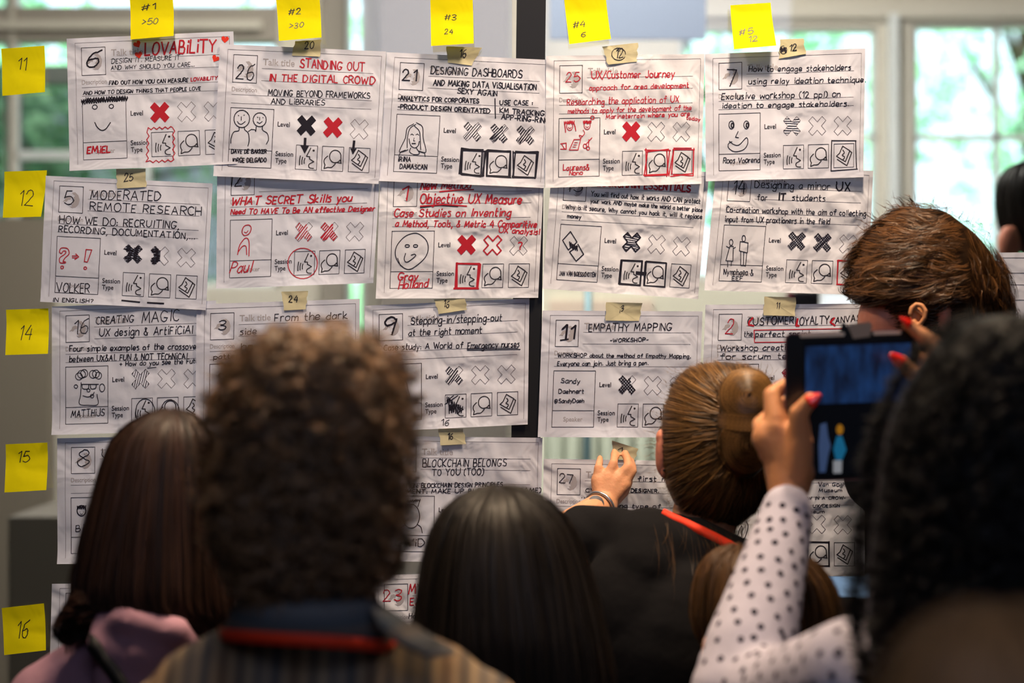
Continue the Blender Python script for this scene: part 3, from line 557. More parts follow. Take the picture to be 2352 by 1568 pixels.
sheet('white talk sheet numbered 2 titled CUSTOMER LOYALTY CANVAS behind the tablet', [(1620,700),(1988,697),(1978,985),(1608,988)], .0045,
 [('2',1665,766,1682,766,35,R,2.4,.2),('CUSTOMER',1716,748,1822,745,18,K,2.4),('LOYALTY',1826,748,1902,744,18,K,2.4),('CANVAS',1906,746,1974,737,15,K,2.2),('the',1708,774,1727,773,12,K,2),('perfect sprint',1734,775,1860,773,13,K,2),('Workshop creating value',1653,807,1880,803,13,K,2),('for scrum teams',1653,826,1850,824,13,K,2)],
 [(0,('dense',[-.5,.6]),R)], [(R,4,[(1728,730),(1720,738),(1719,746),(1730,748)]),(R,4.4,[(1831,732),(1828,748),(1834,748)]),(R,4,[(1915,730),(1906,740),(1916,747)]),(R,2,[(1732,785),(1731,758),(1960,754),(1960,784),(1732,786)])], seed=15, m=1)
# row 4 and below
sheet('white talk sheet numbered 8 left of the long brown hair', [(132,1006),(508,999),(506,1288),(133,1294)], .002,
 [('8',176,1073,206,1071,43,K,2.4,.2),('UX',234,1051,268,1049,20,K,2.2),('design',232,1082,330,1080,14,K,2.2),('Bill',175,1221,204,1219,15,K,2)], [],
 [(K,2.4,ell(188,1172,10,12)),(K,2.4,zig(178,1165,198,1164,10,4)),(K,1.4,[(184,1175),(185,1175)]),(K,1.4,[(192,1175),(193,1175)]),(K,1.4,[(185,1179),(188,1181),(191,1179)])], seed=16, m=1)
sheet('white talk sheet titled BLOCKCHAIN BELONGS TO YOU with egg-headed person drawing', [(870,1001),(1246,1005),(1240,1292),(868,1288)], .002,
 [('10',906,1063,936,1062,32,K,2),('BLOCKCHAIN BELONGS',971,1073,1163,1071,18,K,2.1),('TO YOU (TOO)',993,1093,1110,1091,15,K,2.1),('EXPLORATION: BLOCKCHAIN DESIGN PRINCIPLES',879,1122,1154,1118,10,K,2),('EXPERIMENT: MAKE UP BLOCKCHAIN (GAME)',879,1135,1242,1131,10,K,2),("QA'iD",908,1256,975,1255,18,K,2.1)], [],
 [(K,1.8,[(936,1157),(927,1171),(925,1187),(931,1205),(944,1212),(957,1206),(964,1187),(960,1168),(950,1158),(941,1158)],'s'),(K,1.8,[(927,1166),(922,1155),(925,1153)]),(K,1.8,zig(925,1152,965,1148,18,3)),(K,1.8,[(965,1148),(960,1163)]),(K,1.8,[(930,1206),(920,1212),(910,1226)],'s'),(K,1.8,[(958,1203),(967,1210),(970,1223)],'s')], seed=17)
sheet('white talk sheet numbered 27 under the reaching hand', [(1249,1053),(1617,1059),(1611,1346),(1243,1341)], .002,
 [('27',1284,1109,1315,1112,20,K,2),('. first mobile',1449,1106,1580,1106,12,K,1.9),('CV for a',1345,1131,1420,1131,8,K,2),('DESIGNER.',1449,1131,1512,1132,8,K,2),('"',1336,1150,1342,1150,7,K,1.9),('Something type of',1352,1166,1517,1168,10,K,1.9)], [], [], seed=18, m=2)
sheet('white talk sheet about a museum in a crowd below the tablet', [(1612,1036),(1986,1031),(1986,1323),(1612,1319)], .002,
 [('Van Gogh',1879,1117,1942,1117,9,K,1.6),('Museum',1880,1130,1933,1130,8,K,1.6),('NOW IN A CROW-',1838,1148,1941,1147,6.5,K,1.7),('WITH UX/DESIGN',1832,1166,1928,1165,6.5,K,1.7),('museum',1841,1179,1892,1179,7,K,1.6)], [],
 [(K,1.4,[(1713,1196),(1718,1208),(1712,1230),(1704,1245),(1698,1259),(1692,1258),(1692,1236),(1700,1212),(1704,1208),(1703,1230),(1696,1250)],'s')], [(1,K,3,.003,.6,2)], seed=19, m=2)
sheet('white talk sheet partly hidden at the bottom left beside the note marked 16', [(120,1340),(495,1336),(492,1626),(112,1630)], .0015,
 [('15',160,1402,186,1402,34,R,2.2),('My',146,1463,166,1463,12,K,2),('talk',146,1480,200,1480,9,K,2)], [], [], seed=20, m=1)
sheet('white talk sheet numbered 23 in red between the checked collar and the black hair', [(850,1320),(1226,1312),(1226,1602),(850,1612)], .0015,
 [('23',880,1381,921,1379,27,R,2.6),('MY',939,1364,971,1363,22,R,2.8),('EXPERIENCE',942,1390,1070,1388,17,R,2.8),('How to',939,1421,990,1420,13,K,1.8)], [], [], seed=21, m=2)
o = sheet('plain lined white sheet at the right edge beyond the messy brown hair', [(2288,580),(2660,578),(2660,872),(2290,876)], .003, (), (), [(K,1.1,[(2300,627),(2640,627)]),(K,1.1,[(2300,654),(2640,654)]),(K,1.1,[(2300,689),(2640,689)]),(K,1,[(2300,592),(2640,592)])], seed=22, tmpl=False)

# ---------------------------------------------------------------- yellow notes and strips of tape
class NoteSurf:
    def __init__(s, c, z, lift=.3, bend=0, kink=.24): s.c = np.array(c, float); s.z = z; s.l = lift; s.b = bend; s.k = kink
    def __call__(s, px, py, lift=0):
        c = s.c; px = np.asarray(px, float); py = np.asarray(py, float)
        u = (px-c[0][0])/(c[1][0]-c[0][0]); h = (c[3][1]-c[0][1]); v = (py-(c[0][1]+u*(c[1][1]-c[0][1])))/h
        t = np.maximum(v-s.k, 0); z = s.z+lift+.076*(s.l*(t-.12*(1-np.exp(-t/.12)))+s.b*t*t*(u-.5))
        return onwall(px, py, z)
def note(label, c, texts, lift=.3, bend=.1, z=.0004, kink=.24):
    s = NoteSurf(c, z, lift, bend, kink); nx, ny = 12, 24
    u, v = np.meshgrid(np.linspace(0, 1, nx+1), np.linspace(0, 1, ny+1)); p = bil(c, u.ravel(), v.ravel()); A = s(p[:, 0], p[:, 1])
    i = (np.arange(nx)[None, :]+np.arange(ny)[:, None]*(nx+1)).ravel()
    o = mesh('sticky_note', A, np.stack((i, i+nx+1, i+nx+2, i+1), 1), M_note)
    tag(o, label, 'sticky note', 'yellow sticky notes on the glass'); k = Ink()
    for t in texts: k.text(*t[:6], t[6] if len(t) > 6 else 1.9, .12)
    k.build('handwriting', s, .0003, M_K, o)
note('yellow sticky note marked 11, topmost in the column down the left edge', [(3,112),(102,105),(108,214),(9,222)], [('11',41,160,60,162,28,1.8)], .22)
note('yellow sticky note beside the MODERATED REMOTE RESEARCH sheet, second down the left edge', [(10,394),(108,391),(100,499),(11,501)], [('12',45,472,78,474,34,1.8)], .28)
note('yellow sticky note beside the Creating MAGIC sheet, middle of the left edge column', [(14,711),(111,708),(117,812),(18,815)], [('14',46,781,74,781,34,1.8)], .34)
note('yellow sticky note marked 15, second from the bottom down the left edge', [(13,1020),(109,1016),(113,1123),(16,1129)], [('15',41,1060,68,1062,26,1.8)], .34)
note('yellow sticky note marked 16, lowest of the left column', [(4,1396),(101,1385),(110,1490),(13,1502)], [('16',40,1463,64,1461,38,1.8)], .2)
note('yellow sticky note marked #1 >50 above the red LOVABILITY title', [(300,-16),(399,-16),(406,89),(308,97)], [('#1',328,28,360,24,14),('>50',331,62,366,60,14)], .42, .1, .0112, .33)
note('yellow sticky note marked #2 above the STANDING OUT sheet', [(635,-16),(735,-16),(743,93),(646,101)], [('#2',665,38,694,36,14),('>30',668,72,700,68,13)], .42, .1, .0145, .34)
note('yellow sticky note marked #3 24 left of the black post', [(989,3),(1086,0),(1089,107),(992,112)], [('#3',1022,50,1047,50,12),('24',1022,84,1041,83,12)], .38, .1, .012, .24)
note('yellow sticky note marked #4 6 right of the black post', [(1294,-16),(1390,-16),(1402,94),(1307,106)], [('#4',1316,67,1342,64,14),('6',1334,88,1344,88,12)], .42, .1, .003, .3)
note('yellow sticky note marked #5, rightmost of the top row', [(1675,16),(1767,10),(1775,114),(1680,121)], [('#5',1693,88,1725,84,15),('12',1713,104,1734,102,13)], .4, .1, .0155, .14)
def tape(label, c, z, texts, extra=()):
    c = np.array(c, float); n = 10
    def s(px, py, lift=0): return onwall(px, py, z-.0007+lift+.0004*np.sin(np.asarray(px)*.11+np.asarray(py)*.07))
    top = bil(c, np.linspace(0, 1, n), np.zeros(n)); bot = bil(c, np.linspace(1, 0, n), np.ones(n))
    r = np.random.default_rng(int(c[0][0])); sd = lambda a, b: [a+(b-a)*t+np.array((r.uniform(-2, 2), 0)) for t in (.2, .4, .6, .8)]
    pts = list(top)+sd(top[-1], bot[0])+list(bot)+sd(bot[-1], top[0]); cc = c.mean(0)
    px = np.array([cc]+pts); A = s(px[:, 0], px[:, 1]); m_ = len(pts)
    o = mesh('masking_tape', A, [(0, 1+(i+1) % m_, 1+i) for i in range(m_)], M_tape, smooth=False); so = o.modifiers.new('t', 'SOLIDIFY'); so.thickness = .0002
    tag(o, label, 'tape', 'numbered strips of masking tape'); k = Ink()
    for t in texts: k.text(*t[:6], t[6] if len(t) > 6 else 1.8, .1)
    for w_, p in extra: k.line(p, w_)
    k.build('handwriting', s, .0004, M_K, o)
tape('masking tape marked 20 on the STANDING OUT sheet', [(680,98),(741,94),(737,133),(673,131)], .0148, [('20',702,116,722,114,16)])
tape('masking tape marked 16 on the DESIGNING DASHBOARDS sheet', [(1026,109),(1108,112),(1084,153),(1029,146)], .0122, [('16',1056,134,1070,134,17)])
tape('masking tape marked with a circled 12', [(1382,110),(1464,101),(1462,144),(1396,151)], .0132, [('12',1413,137,1430,134,20)], [(1.6, ell(1420,127,16,14))])
tape('crumpled masking tape with a scribbled out circle and 12', [(1788,94),(1842,92),(1848,127),(1786,138)], .016, [('12',1810,121,1826,119,14)], [(1.6, ell(1796,118,8,9)), (2, zig(1790,116,1803,120,9,6)), (2, zig(1790,119,1803,115,8,5))])
tape('masking tape marked 25 on the MODERATED REMOTE RESEARCH sheet', [(269,389),(337,388),(338,430),(272,434)], .0088, [('25',287,418,308,415,17)])
tape('masking tape marked 24 above the curly haired man, on the dark side sheet', [(647,670),(709,668),(704,710),(653,713)], .0085, [('24',665,693,684,694,15)])
tape('masking tape marked 16 on the Stepping-in sheet with the nurse drawing', [(997,688),(1067,683),(1073,711),(1008,721)], .0074, [('16',1019,705,1031,706,16)])
tape('masking tape marked 16 above the BLOCKCHAIN BELONGS sheet', [(1007,983),(1064,984),(1071,1019),(1012,1022)], .0066, [('16',1029,1008,1040,1008,14)])
tape('masking tape marked 13 on the EMPATHY MAPPING sheet', [(1392,694),(1475,696),(1467,737),(1391,736)], .0070, [('13',1420,720,1432,712,12,1.3)])
tape('masking tape marked 11 on the CUSTOMER LOYALTY CANVAS sheet', [(1754,681),(1826,683),(1825,726),(1752,724)], .0090, [('11',1781,708,1788,708,14,1.3)])
tape('masking tape under the fingers of the reaching hand', [(1405,1011),(1466,1030),(1457,1056),(1414,1054)], .0045, [('1',1418,1042,1428,1042,15)])
# ---------------------------------------------------------------- people
def rotm(e): return np.array(Matrix.Rotation(e[2], 3, 'Z') @ Matrix.Rotation(e[1], 3, 'Y') @ Matrix.Rotation(e[0], 3, 'X'))
def blob(name, parts, vox, m, parent, smooth=4, fac=.5):
    """one continuous surface grown from tapered limbs and rounded masses"""
    V, Fc = [], []
    def ell_(c, r, e=(0, 0, 0), nu=16, nv=10):
        n0 = len(V); M = rotm(e)
        for j in range(nv+1):
            th = math.pi*j/nv
            for i in range(nu):
                a = 2*math.pi*i/nu; V.append(np.array(c)+M@np.array((r[0]*math.sin(th)*math.cos(a), r[1]*math.sin(th)*math.sin(a), r[2]*math.cos(th))))
        for j in range(nv):
            for i in range(nu): Fc.append((n0+j*nu+i, n0+(j+1)*nu+i, n0+(j+1)*nu+(i+1) % nu, n0+j*nu+(i+1) % nu))
    for p in parts:
        if p[0] == 'e': ell_(*p[1:])
        else:
            a, ra, b, rb = np.array(p[1], float), p[2], np.array(p[3], float), p[4]
            l = np.linalg.norm(b-a); n = max(2, int(l/(min(ra, rb)*.45))+1)
            if n > 5:       # a straight tapered tube with two round ends
                ell_(a, (ra,)*3); ell_(b, (rb,)*3); t = (b-a)/l; u = np.cross(t, (0, 0, 1.) if abs(t[2]) < .9 else (1., 0, 0)); u /= np.linalg.norm(u); v = np.cross(t, u); n0 = len(V); k = 16
                for q, r_ in ((a, ra), (b, rb)):
                    for i in range(k): an = 2*math.pi*i/k; V.append(q+r_*(u*math.cos(an)+v*math.sin(an)))
                Fc.extend([(n0+i, n0+(i+1) % k, n0+k+(i+1) % k, n0+k+i) for i in range(k)]); Fc.append(tuple(range(n0+k-1, n0-1, -1))); Fc.append(tuple(range(n0+k, n0+2*k)))
            else:
                for t in np.linspace(0, 1, n): ell_(a+(b-a)*t, (ra+(rb-ra)*t,)*3, nu=12, nv=8)
    me = bpy.data.meshes.new('tmp'); me.from_pydata([tuple(v) for v in V], [], Fc); o = bpy.data.objects.new('tmp', me); COL.objects.link(o)
    r = o.modifiers.new('r', 'REMESH'); r.mode = 'VOXEL'; r.voxel_size = vox; s = o.modifiers.new('s', 'SMOOTH'); s.iterations = smooth; s.factor = fac
    dg = bpy.context.evaluated_depsgraph_get(); m2 = bpy.data.meshes.new_from_object(o.evaluated_get(dg))
    n = len(m2.vertices); co = np.empty(n*3); m2.vertices.foreach_get('co', co)
    q = np.empty(len(m2.loops), dtype=np.int32); m2.loops.foreach_get('vertex_index', q)
    bpy.data.objects.remove(o); bpy.data.meshes.remove(me); bpy.data.meshes.remove(m2)
    return mesh(name, co.reshape(-1, 3), q.reshape(-1, 4), m, parent)
def unit(v): v = np.asarray(v, float); return v/(np.linalg.norm(v, axis=-1, keepdims=True)+1e-12)
class Hull:
    """hair mass: silhouette rows (y, left, right) in pixels at distance d, rounded in depth"""
    def __init__(s, d, rows, depth=1.0, bmax=.2, yoff=0):
        r = spl(rows, 8); s.d = d; s.yc = d-D+yoff; k = d/F; s.k = k
        s.z = CZ-(r[:, 0]-784)*k; s.cx = ((r[:, 1]+r[:, 2])/2-1176)*k; s.a = np.maximum((r[:, 2]-r[:, 1])/2*k, .001)
        s.b = np.minimum(s.a*depth, bmax); L = np.hypot(np.diff(s.z), np.diff(s.a)); s.t = np.r_[0, np.cumsum(L)]; s.len = s.t[-1]; s.t /= s.len
        s.zmax, s.zmin = s.z.max(), s.z.min()
    def at_t(s, t): return np.interp(t, s.t, s.z), np.interp(t, s.t, s.cx), np.interp(t, s.t, s.a), np.interp(t, s.t, s.b)
    def pos(s, ph, t, R=1.0):
        z, cx, a, b = s.at_t(t); return np.stack((cx+a*R*np.cos(ph), s.yc-b*R*np.sin(ph), z+0*ph+(R-1)*.06), -1)
    def surf(s, x, z, sign, R=1.0):
        zz = -np.asarray(z); cx = np.interp(zz, -s.z, s.cx); a = np.interp(zz, -s.z, s.a); b = np.interp(zz, -s.z, s.b)
        q = np.clip(1-((x-cx)/a)**2, 0, 1); return s.yc-sign*b*R*np.sqrt(q)
    def cap(s, scale=.965, nu=40, nv=44):
        V = []; 
        for t in np.linspace(0, 1, nv+1):
            for i in range(nu): V.append(s.pos(np.array(2*math.pi*i/nu), np.array(t), scale))
        Fc = [(j*nu+i, (j+1)*nu+i, (j+1)*nu+(i+1) % nu, j*nu+(i+1) % nu) for j in range(nv) for i in range(nu)]
        return np.array(V), Fc+[tuple(range(nv*nu, nv*nu+nu))]
def ribbons(p, nrm, w, v):
    """p (N,K,3) strands as thin tapered bands; returns vertices, faces, shade"""
    N, Kn, _ = p.shape; t = unit(np.gradient(p, axis=1)); side = unit(np.cross(t, nrm))
    tp = np.linspace(0, 1, Kn); tap = np.clip(np.minimum(np.minimum(1, (1-tp)*3.2+.12), tp*5+.15), 0, 1)[None, :, None]
    hw = side*tap*np.reshape(w, (-1, 1, 1))*.5
    V = np.stack((p-hw, p+hw), 2).reshape(-1, 3); i = (np.arange(N)[:, None]*Kn*2+np.arange(Kn-1)[None, :]*2).ravel()
    return V, np.stack((i, i+1, i+3, i+2), 1), np.repeat(v, Kn*2)
def hair_obj(parent, m, sets, caps, name='hair', label=None):
    V, Fq, A = [], [], []; n = 0
    for cv, cf in caps:
        cf4 = [f for f in cf if len(f) == 4]; V.append(cv); Fq.append(np.array(cf4)+n); A.append(np.full(len(cv), .06)); n += len(cv)  # cap coloured darker, painting shade into the gaps between strands
    for v, f, a in sets: V.append(v); Fq.append(f+n); A.append(a); n += len(v)
    o = mesh(name, np.vstack(V), np.vstack(Fq), m, parent, True, np.concatenate(A)); return o
def straight(h, n, K=14, w=.0011, t0=(.0, .35), t1=(.86, 1.0), wander=.12, rj=.02, phr=(0, 2*math.pi), lock=220, outer=1.0):
    g = rng.uniform(phr[0], phr[1], lock); gi = rng.integers(0, lock, n); gr = rng.normal(size=lock)*.02; gv = rng.uniform(0, 1, lock); gw = rng.normal(size=(lock, 2))*wander
    ph0 = g[gi]+rng.normal(size=n)*.045; a = rng.uniform(*t0, n)[:, None]; b = rng.uniform(*t1, n)[:, None]; s = np.linspace(0, 1, K)[None, :]
    t = a+(b-a)*s; ph = ph0[:, None]+gw[gi, :1]*np.sin(s*3+gw[gi, 1:]*20)*s+rng.normal(size=(n, 1))*.03*s
    R = outer*(1+gr[gi][:, None]+rng.normal(size=(n, 1))*rj+.006*np.sin(s*8+ph0[:, None]*7))
    p = h.pos(ph, t, R); nr = unit(np.stack((np.cos(ph), -np.sin(ph), .25+0*ph), -1)); nr = unit(nr+rng.normal(size=(n, 1, 3))*.4)
    return ribbons(p, nr, rng.uniform(.7, 1.3, n)*w, np.clip(gv[gi]*.6+rng.uniform(0, .4, n), 0, 1))
def field(h, starts, dirf, length, n_per, K=12, w=.0009, spread=.006, curl=(.004, 1.3), lift=(0, .15), far=.15, vf=None, shade=(0, 1), tight=.55, down=0.0, keep=1.03):
    """locks that flow over the front (and some over the far side) of a hull; pixel coordinates, length in pixels"""
    k = h.k; N = len(starts); x = starts[:, 0].astype(float); y = starts[:, 1].astype(float); sg = np.where(rng.uniform(0, 1, N) < far, -1., 1.)
    L = length*rng.uniform(.6, 1.3, N); X = [x.copy()]; Y = [y.copy()]; bend = rng.normal(size=N)*.5
    for j in range(1, K):
        d = unit(dirf(x, y)); c, s_ = np.cos(bend*(j/K-.3)), np.sin(bend*(j/K-.3)); d = np.stack((d[:, 0]*c-d[:, 1]*s_, d[:, 0]*s_+d[:, 1]*c), 1)
        x = x+d[:, 0]*L/(K-1); y = y+d[:, 1]*L/(K-1); X.append(x.copy()); Y.append(y.copy())
    X = np.array(X).T; Y = np.array(Y).T; wx = (X-1176)*k; wz = CZ-(Y-784)*k; s = np.linspace(0, 1, K)[None, :]
    li = rng.uniform(*lift, N)[:, None]*s**1.5
    cxx = np.interp(-wz, -h.z, h.cx); aa = np.interp(-wz, -h.z, h.a); kp = keep+li*.6+(9 if keep > 2 else 0)
    wx = cxx+np.clip(wx-cxx, -aa*kp-.001, aa*kp+.001); wz = np.minimum(wz, h.zmax+.002+li*.03+(.1 if keep > 2 else 0))
    R = 1+li+rng.normal(size=(N, 1))*.02; wy = h.surf(wx, wz, sg[:, None], R)
    p = np.stack((wx, wy, wz), -1); ax = np.interp(-wz, -h.z, h.cx); nr = unit(np.stack(((wx-ax), wy-h.yc, .04+0*wz), -1)); t = unit(np.gradient(p, axis=1)); sd = unit(np.cross(t, nr))
    p = p+nr*(li*.05)[..., None]
    p[..., 2] -= down*s**2
    # strands of each lock
    i = np.repeat(np.arange(N), n_per); M = len(i); o1 = rng.normal(size=(M, 1))*spread; o2 = rng.normal(size=(M, 1))*spread*.5; g = 1-tight*s
    ph = rng.uniform(0, 6.28, N)[i][:, None]+rng.normal(size=(M, 1))*.35; fr = curl[1]*rng.uniform(.7, 1.3, N)[i][:, None]; cr = curl[0]*rng.uniform(.6, 1.4, (M, 1))*np.sqrt(s+.05)
    q = p[i]+sd[i]*(o1*g+cr*np.sin(6.28*fr*s+ph))[..., None]+nr[i]*(o2*g+.7*cr*np.cos(6.28*fr*s+ph)+.002)[..., None]
    gv = rng.uniform(shade[0], shade[1], N)[i]; v = np.clip(gv*.7+rng.uniform(0, .3, M), 0, 1)
    return ribbons(q, unit(nr[i]+rng.normal(size=(M, 1, 3))*.35), rng.uniform(.6, 1.3, M)*w, v)
def inside(rows, n, margin=0):
    r = np.array(rows, float); out = []
    while len(out) < n:
        y = rng.uniform(r[0, 0], r[-1, 0]); a = np.interp(y, r[:, 0], r[:, 1])+margin; b = np.interp(y, r[:, 0], r[:, 2])-margin
        x = rng.uniform(min(r[:, 1]), max(r[:, 2]))
        if a < x < b: out.append((x, y))
    return np.array(out)
def hairmat(name, c, var=.75, rough=.42, spec=.22):
    m = mat(name, c, rough, spec, vcol=True, var=var); m.node_tree.nodes['Principled BSDF'].inputs['Sheen Weight'].default_value = .0; return m
def skinmat(name, c):
    m = mat(name, c, .5, .35, bump=.0006, bscale=180, detail=2); b = m.node_tree.nodes['Principled BSDF']
    b.inputs['Subsurface Weight'].default_value = .15; b.inputs['Subsurface Radius'].default_value = (.01, .004, .002); return m
S_fair = skinmat('fair_skin', 'd99b74'); S_tan = skinmat('tan_skin', 'c98a5e'); S_pink = skinmat('pink_skin', 'd98a70')
M_trou = mat('dark_denim', '1c2230', .85, .1, bump=.0005, bscale=200); M_shoe = mat('dark_leather', '1a1614', .4, .4)
def person(label, x, y): return empty('person', (x, y, 0), label, 'person')
def lower(pt, x, y, hip, m=None, w_=.09, flat=1.0):
    m = m or M_trou; kz = hip*.53
    parts = [('e', (x, y, hip+.02), (w_+.085, .115*flat, .12)), ('c', (x-.05, y, hip+.1), .085, (x+.05, y, hip+.1), .085), ('c', (x-.04, y, hip+.2), .075, (x+.04, y, hip+.2), .075)]
    for s in (-1, 1): parts += [('c', (x+s*w_, y, hip), .088, (x+s*w_, y-.015, kz), .062), ('c', (x+s*w_, y-.015, kz), .062, (x+s*w_, y, .11), .048)]
    blob('trousers', parts, .013, m, pt, 3)
    for s in (-1, 1): blob('shoe', [('e', (x+s*w_, y+.06, .04), (.045, .13, .042)), ('c', (x+s*w_, y, .06), .042, (x+s*w_, y, .11), .04)], .009, M_shoe, pt, 2)
def core(x, y, hip, neck, head_c, head_r, fwd=(0, 1, 0)):
    """skin body under the clothes: legs, trunk, neck, head with face and ears"""
    f = unit(fwd); sd = np.array((f[1], -f[0], 0)); hc = np.array(head_c); nk = np.array(neck); r = head_r
    P_ = [('c', (x-.08, y, hip), .05, (x-.08, y, .07), .03), ('c', (x+.08, y, hip), .05, (x+.08, y, .07), .03), ('c', (x, y, hip), .06, (nk[0], nk[1], nk[2]-.12), .055), ('c', (nk[0], nk[1], nk[2]-.1), .06, tuple(nk), .052),
          ('c', tuple(nk), .052, tuple(hc-np.array((0, 0, r*.5))), .05), ('e', tuple(hc), (r*.86, r*.98, r*1.12) if abs(f[1]) > .7 else (r*1.02, r*.84, r*1.1)), ('e', tuple(hc+f*r*.42-np.array((0, 0, r*.75))), (r*.52, r*.5, r*.62)),
          ('e', tuple(hc+f*r*1.0-np.array((0, 0, r*.28))), (r*.12, r*.12, r*.2)), ('e', tuple(hc+f*r*1.08-np.array((0, 0, r*.42))), (r*.14, r*.12, r*.1)),
          ('e', tuple(hc+f*r*.86-np.array((0, 0, r*.78))), (r*.24, r*.12, r*.07)), ('e', tuple(hc+f*r*.9+np.array((0, 0, r*.02))), (r*.4, r*.12, r*.08))]
    for s in (-1, 1): P_.append(('e', tuple(hc+sd*s*r*.86-f*r*.08-np.array((0, 0, r*.3))), (r*.13, r*.18, r*.3)))
    return P_
def eyes(pt, hc, r, fwd=(0, 1, 0)):
    f = unit(fwd); sd = np.array((f[1], -f[0], 0))
    for s in (-1, 1):
        c = np.array(hc)+f*r*.86+sd*s*r*.34-np.array((0, 0, r*.14)); blob('eye', [('e', tuple(c), (r*.13,)*3)], .004, mat('eye_white', 'e8e4e0', .3) if 'eye_white' not in bpy.data.materials else bpy.data.materials['eye_white'], pt, 1)
def band(name, pts, widths, nrm, m, parent, th=.0015):
    pts = np.array(pts, float); t = unit(np.gradient(pts, axis=0)); n = unit(np.array([nrm]*len(pts) if np.ndim(nrm) == 1 else nrm)); sd = unit(np.cross(t, n)); w_ = np.broadcast_to(widths, (len(pts),))[:, None]/2
    V = np.stack((pts-sd*w_, pts+sd*w_), 1).reshape(-1, 3); o = mesh(name, V, [(2*i, 2*i+1, 2*i+3, 2*i+2) for i in range(len(pts)-1)], m, parent)
    so = o.modifiers.new('s', 'SOLIDIFY'); so.thickness = th; return o
def snap(obj, pts, off=.002):
    from mathutils.bvhtree import BVHTree
    co, fc = [], []
    for ob in (obj if isinstance(obj, (list, tuple)) else [obj]):
        n = len(co); og = Vector(ob.parent['org']); co += [v.co+og for v in ob.data.vertices]; fc += [tuple(i+n for i in p.vertices) for p in ob.data.polygons]
    bv = BVHTree.FromPolygons(co, fc); c = Vector((0, -D, CZ)); out = []
    for px, py, dd in pts:
        q = Vector(P(px, py, dd)); r = (q-c).normalized(); hit = bv.ray_cast(c, r)
        out.append(np.array(hit[0]-r*off) if hit[0] is not None and abs(hit[3]-(q-c).length) < .16 else np.array(q))
    return np.array(out)
def dens(p, n=6): return [tuple(v) for v in spl(p, n)]
M_redband = mat('red_lanyard_ribbon', 'e23a1e', .6, .2, bump=.0003, bscale=400)
M_blacktee = mat('black_cotton', '131214', .9, .12, bump=.005, bscale=14)

# --- woman with long straight brown hair, lower left
d = 2.4; k = d/F; x, y = P(330, 0, d)[0], d-D
p1 = person('person with long straight dark brown hair in a mauve hooded sweater with a black strap', x, y)
hc = P(392, 1142, d); body = core(x, y, .86, P(375, 1370, d), hc, .088)
blob('body', body, .009, S_fair, p1); eyes(p1, hc, .088)
M_mauve = mat('mauve_knit', '9a7686', .95, .1, bump=.005, bscale=16)
sw_ = blob('sweater', [('c', P(240, 1532, d), .056, P(112, 1618, d), .058), ('c', P(420, 1520, d), .055, P(600, 1640, d), .062), ('c', P(112, 1618, d), .058, P(70, 2000, d), .045), ('c', P(600, 1640, d), .06, P(650, 2000, d), .045),
  ('e', P(355, 1720, d), (.17, .1, .16)), ('e', P(355, 2000, d), (.15, .1, .2)), ('e', P(355, 2250, d), (.155, .105, .16)), ('c', P(300, 1500, d), .05, P(420, 1500, d), .05)], .009, M_mauve, p1)
hd = np.array([P(232, 1475, 2.31), P(250, 1432, 2.32), P(295, 1424, 2.3), P(345, 1438, 2.3), P(400, 1450, 2.3), P(440, 1500, 2.34)])
hood_ = blob('hood', [('c', hd[i], .019, hd[i+1], .021) for i in range(5)]+[('e', P(320, 1500, 2.31), (.055, .03, .045)), ('e', P(300, 1560, 2.31), (.05, .028, .04))], .006, M_mauve, p1, 4)
st_ = snap([sw_, hood_], dens([(175, 1448, 2.33), (200, 1466, 2.33), (228, 1500, 2.32), (258, 1540, 2.31), (290, 1590, 2.3), (360, 1700, 2.28)]), .004)
band('shoulder_strap', st_, .017, (0, -1, .1), mat('black_strap', '0e1012', .6, .3), p1, .003)
M_h1 = hairmat('dark_brown_hair', '33211a', .9, .46, .3)
rows = [(938,390,400),(946,360,436),(960,328,456),(985,292,480),(1020,263,498),(1070,246,508),(1130,228,518),(1200,211,526),(1280,195,535),(1350,184,542),(1392,200,546),(1420,290,548),(1440,338,548),(1500,352,546),(1560,362,540)]
h = Hull(d, rows, .95, .11, -.01); bun = Hull(d, [(1340,235,240),(1348,205,290),(1370,190,300),(1395,176,290),(1420,158,252),(1440,154,215),(1452,166,196),(1456,180,186)], .45, .04, -.06)
sw = field(bun, np.stack((rng.uniform(300, 420, 260), rng.uniform(1310, 1372, 260)), 1), lambda X, Y: np.stack((-1+0*X, .42+.25*np.sin(X*.02)), 1), 190, 10, 12, .0011, .005, (.002, .7), (0, .02), .1)
sw2 = field(bun, inside([(1345,215,300),(1400,170,290),(1450,155,210)], 160), lambda X, Y: np.stack((-1+0*X, .9+0*X), 1), 60, 8, 8, .0011, .005, (.003, .8), (0, .05), .3)
hair_obj(p1, M_h1, [straight(h, 9000, 16, .0012), straight(h, 400, 16, .0009, (.3, .6), (.8, 1), .3, .05, (2.8, 3.5)), sw, sw2], [h.cap(.965), bun.cap(.9)])
lower(p1, x, y, .84)

